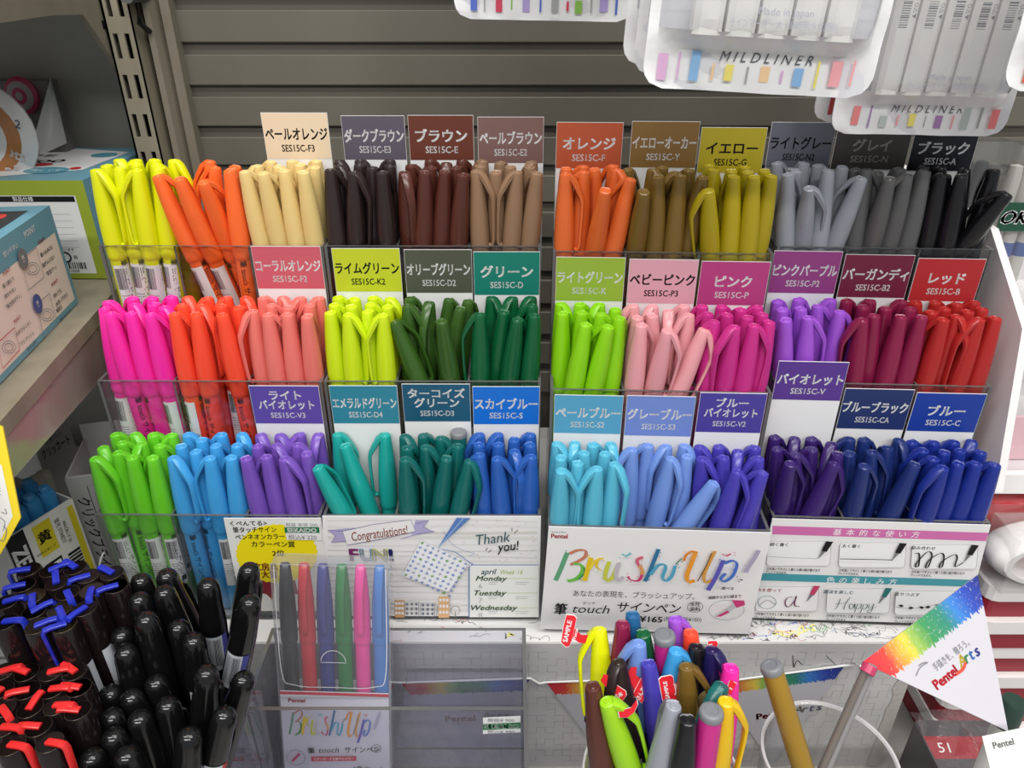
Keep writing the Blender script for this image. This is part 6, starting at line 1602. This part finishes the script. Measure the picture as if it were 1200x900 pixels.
# film wrapped red packs, white roll, stacked tins below the shelf
redp = mat('pack_red', (190, 36, 46), 0.25, 0.6); deep = mat('tin_red', (140, 26, 44), 0.35, 0.5); tinw = mat('tin_white', (226, 222, 220), 0.35, 0.5); filmc = clear('crinkle_film', (0.97, 0.97, 0.97), 0.05, gloss=1.8, rough=0.1, bump=(70, 0.9))
SX = Xp + 0.007
def wrap(name, label, lo, hi, m, extra=None, cat='pack'):
    t = thing(name, label, cat, Matrix.Translation(((lo[0] + hi[0]) / 2, (lo[1] + hi[1]) / 2, lo[2])))
    mb = MB(); mb.rbox((lo[0] + .002, lo[1] + .002, lo[2] + .0005), (hi[0] - .002, hi[1] - .002, hi[2] - .002), 0.004, m)
    if extra: extra(mb)
    part('body', mb, t, True)
    mb = MB(); rr = random.Random(name + label); nx_, nz_ = 14, 8; vs = []
    for j in range(nz_ + 1):
        for i in range(nx_ + 1): vs.append((lo[0] + (hi[0] - lo[0]) * i / nx_, lo[1] - rr.uniform(0, .0015), lo[2] + 0.0006 + (hi[2] - lo[2]) * j / nz_))
    fs = [(j * (nx_ + 1) + i, j * (nx_ + 1) + i + 1, (j + 1) * (nx_ + 1) + i + 1, (j + 1) * (nx_ + 1) + i) for j in range(nz_) for i in range(nx_)]
    for j in range(5):
        for i in range(nx_ + 1): vs.append((lo[0] + (hi[0] - lo[0]) * i / nx_, lo[1] + (hi[1] - lo[1]) * j / 4, hi[2] + rr.uniform(-.0005, .0012)))
    o = (nz_ + 1) * (nx_ + 1)
    fs += [(o + j * (nx_ + 1) + i, o + j * (nx_ + 1) + i + 1, o + (j + 1) * (nx_ + 1) + i + 1, o + (j + 1) * (nx_ + 1) + i) for j in range(4) for i in range(nx_)]
    mb.add(vs, fs, filmc, False); part('film', mb, t, True); return t
tins = [(-0.505, 0.028), (-0.476, 0.027), (-0.448, 0.027), (-0.420, 0.027), (-0.392, 0.026)]
tl_ = ['bottom', 'second lowest', 'middle', 'second highest', 'top']
zc = DECK + 0.0006
for k in range(6):
    hgt = 0.0262; y0_ = 0.352 + 0.003 * (k % 2)
    t = thing('flat_tin', f'flat red and white tin, {ORD[k]} from the bottom of the stack at right', 'tin', Matrix.Translation((0.36, 0.42, Z(zc))), 'stacked red and white tins')
    mb = MB(); mb.rbox((SX, y0_ + 0.003, Z(zc)), (0.46, 0.50, Z(zc + hgt * 0.58)), 0.006, deep); part('base', mb, t, True)
    mb = MB(); mb.rbox((SX - 0.001, y0_ + 0.001, Z(zc + hgt * 0.58)), (0.463, 0.503, Z(zc + hgt - 0.0004)), 0.008, tinw)
    if k == 2:
        pr = Print(mb, frame((SX + 0.012, y0_ + 0.0008, Z(zc + hgt * 0.79)), (1, 0, 0), (0, 0, 1)), 0.0001); pr.text('ART', 0, 0, 0.0085, GREY_INK, None, bold=0.03, shear=0.2, rot=math.pi)
    part('lid', mb, t, True)
    zc += hgt
def roll(): pass
t = thing('white_roll', 'white roll in crinkled film on the tin stack', 'roll', frame((0.347, 0.3665, Z(zc + 0.0208)), (1, 0, 0.0), (0, 0, 1)))
mb = MB()
pts = []
n1, n2 = 30, 10; R1, R2x = 0.030, 0.0062
vs = []
for i in range(n1):
    a = 2 * math.pi * i / n1
    for j in range(n2):
        b_ = 2 * math.pi * j / n2; rr = R1 + R2x * math.cos(b_)
        vs.append((rr * math.cos(a) * 1.25, rr * math.sin(a) * 0.56, 0.013 * math.sin(b_)))
mb.add(vs, [(i * n2 + j, ((i + 1) % n1) * n2 + j, ((i + 1) % n1) * n2 + (j + 1) % n2, i * n2 + (j + 1) % n2) for i in range(n1) for j in range(n2)], mat('roll_white', (232, 228, 226), 0.4), True); part('core', mb, t)
mb = MB(); mb.box((-0.038, -0.0206, -0.0145), (0.045, 0.021, 0.0145), filmc); part('film', mb, t)
wrap('red_pack', 'glossy red film-wrapped pack behind the white roll', (SX, 0.386, Z(zc + 0.0006)), (0.46, 0.49, Z(zc + 0.045)), redp)
# bottom corner: dark pack, green capped pen, white tag card
mb0 = []
a = hit_z(1098, 868, -0.43); 
t = thing('dark_pack', 'dark film-wrapped pack with red strip at the bottom edge, beside the plinth', 'pack', Matrix.Translation((0.2945, 0.30, Z(DECK))))
z1 = -0.436
mb = MB(); mb.rbox((-0.0265, -0.05, 0.0008), (0.0265, 0.03, z1 - DECK - 0.004), 0.003, mat('pack_charcoal', (70, 66, 70), 0.3, 0.6)); mb_p = Print(mb, frame((0, 0, z1 - DECK - 0.004), (1, 0, 0), (0, 1, 0)), 0.0002)
mb_p.rect(-0.0255, 0.002, 0.0255, 0.018, mat('pack_redstrip', (160, 36, 48), 0.3)); mb_p.text('51', -0.016, 0.010, 0.010, INKW, shear=0.2); mb_p.text('38', -0.014, -0.012, 0.014, INKW, shear=0.2); mb_p.rect(0.000, -0.014, 0.022, -0.010, GREY_INK)
part('body', mb, t)
mb = MB(); rr = random.Random(77); vs = []
for j in range(9):
    for i in range(9): vs.append((-0.028 + 0.056 * i / 8, -0.052 + 0.086 * j / 8, z1 - DECK - 0.002 + rr.uniform(0, 0.004)))
mb.add(vs, [(j * 9 + i, j * 9 + i + 1, j * 9 + i + 10, j * 9 + i + 9) for j in range(8) for i in range(8)], filmc); part('film', mb, t)
Tg = depth(1189, 820, 0.372); Bg = V((Tg.x - 0.002, Tg.y - 0.012, Z(DECK)))
t = thing('capped_pen', 'white pen with dark green end behind the small white tag card', 'pen', axes(Bg, Tg, 90))
Lg = (Tg - Bg).length
mb = MB(); mb.lathe([(0.004, 0), (0.0052, 0.003), (0.0054, Lg - 0.0165)], 18, mat('pen_white', (222, 222, 216), 0.3)); part('barrel', mb, t)
mb = MB(); mb.lathe([(0.0058, Lg - 0.0166), (0.006, Lg - 0.012), (0.0058, Lg - 0.002), (0.0048, Lg), (0.0004, Lg)], 18, mat('cap_darkgreen', (40, 62, 54), 0.3)); part('end_cap', mb, t)
dq = 0.352
P = [depth(1150, 864, dq), depth(1204, 852, dq - 0.002), depth(1222, 960, dq - 0.012), depth(1176, 975, dq - 0.012)]
M = frame(P[0], P[1] - P[0], P[0] - P[3])
pr = Print(MB(), M); mb = pr.mb
q = [pr.uv(1151, 863), pr.uv(1203, 852), pr.uv(1228, 960), pr.uv(1178, 972)]
mb.prism(q[::-1], -0.0008, 0, mat('tag_white', (226, 226, 218), 0.45), M); pr.ptext('Pentel', 1175.5, 871, 11.5, GREY_INK, 30, bold=0.05, shear=0.1)
for y in (0, 0.0): pass
solo('tag_card', mb, 'small white brand tag card at the bottom corner, grey lettering', 'card')
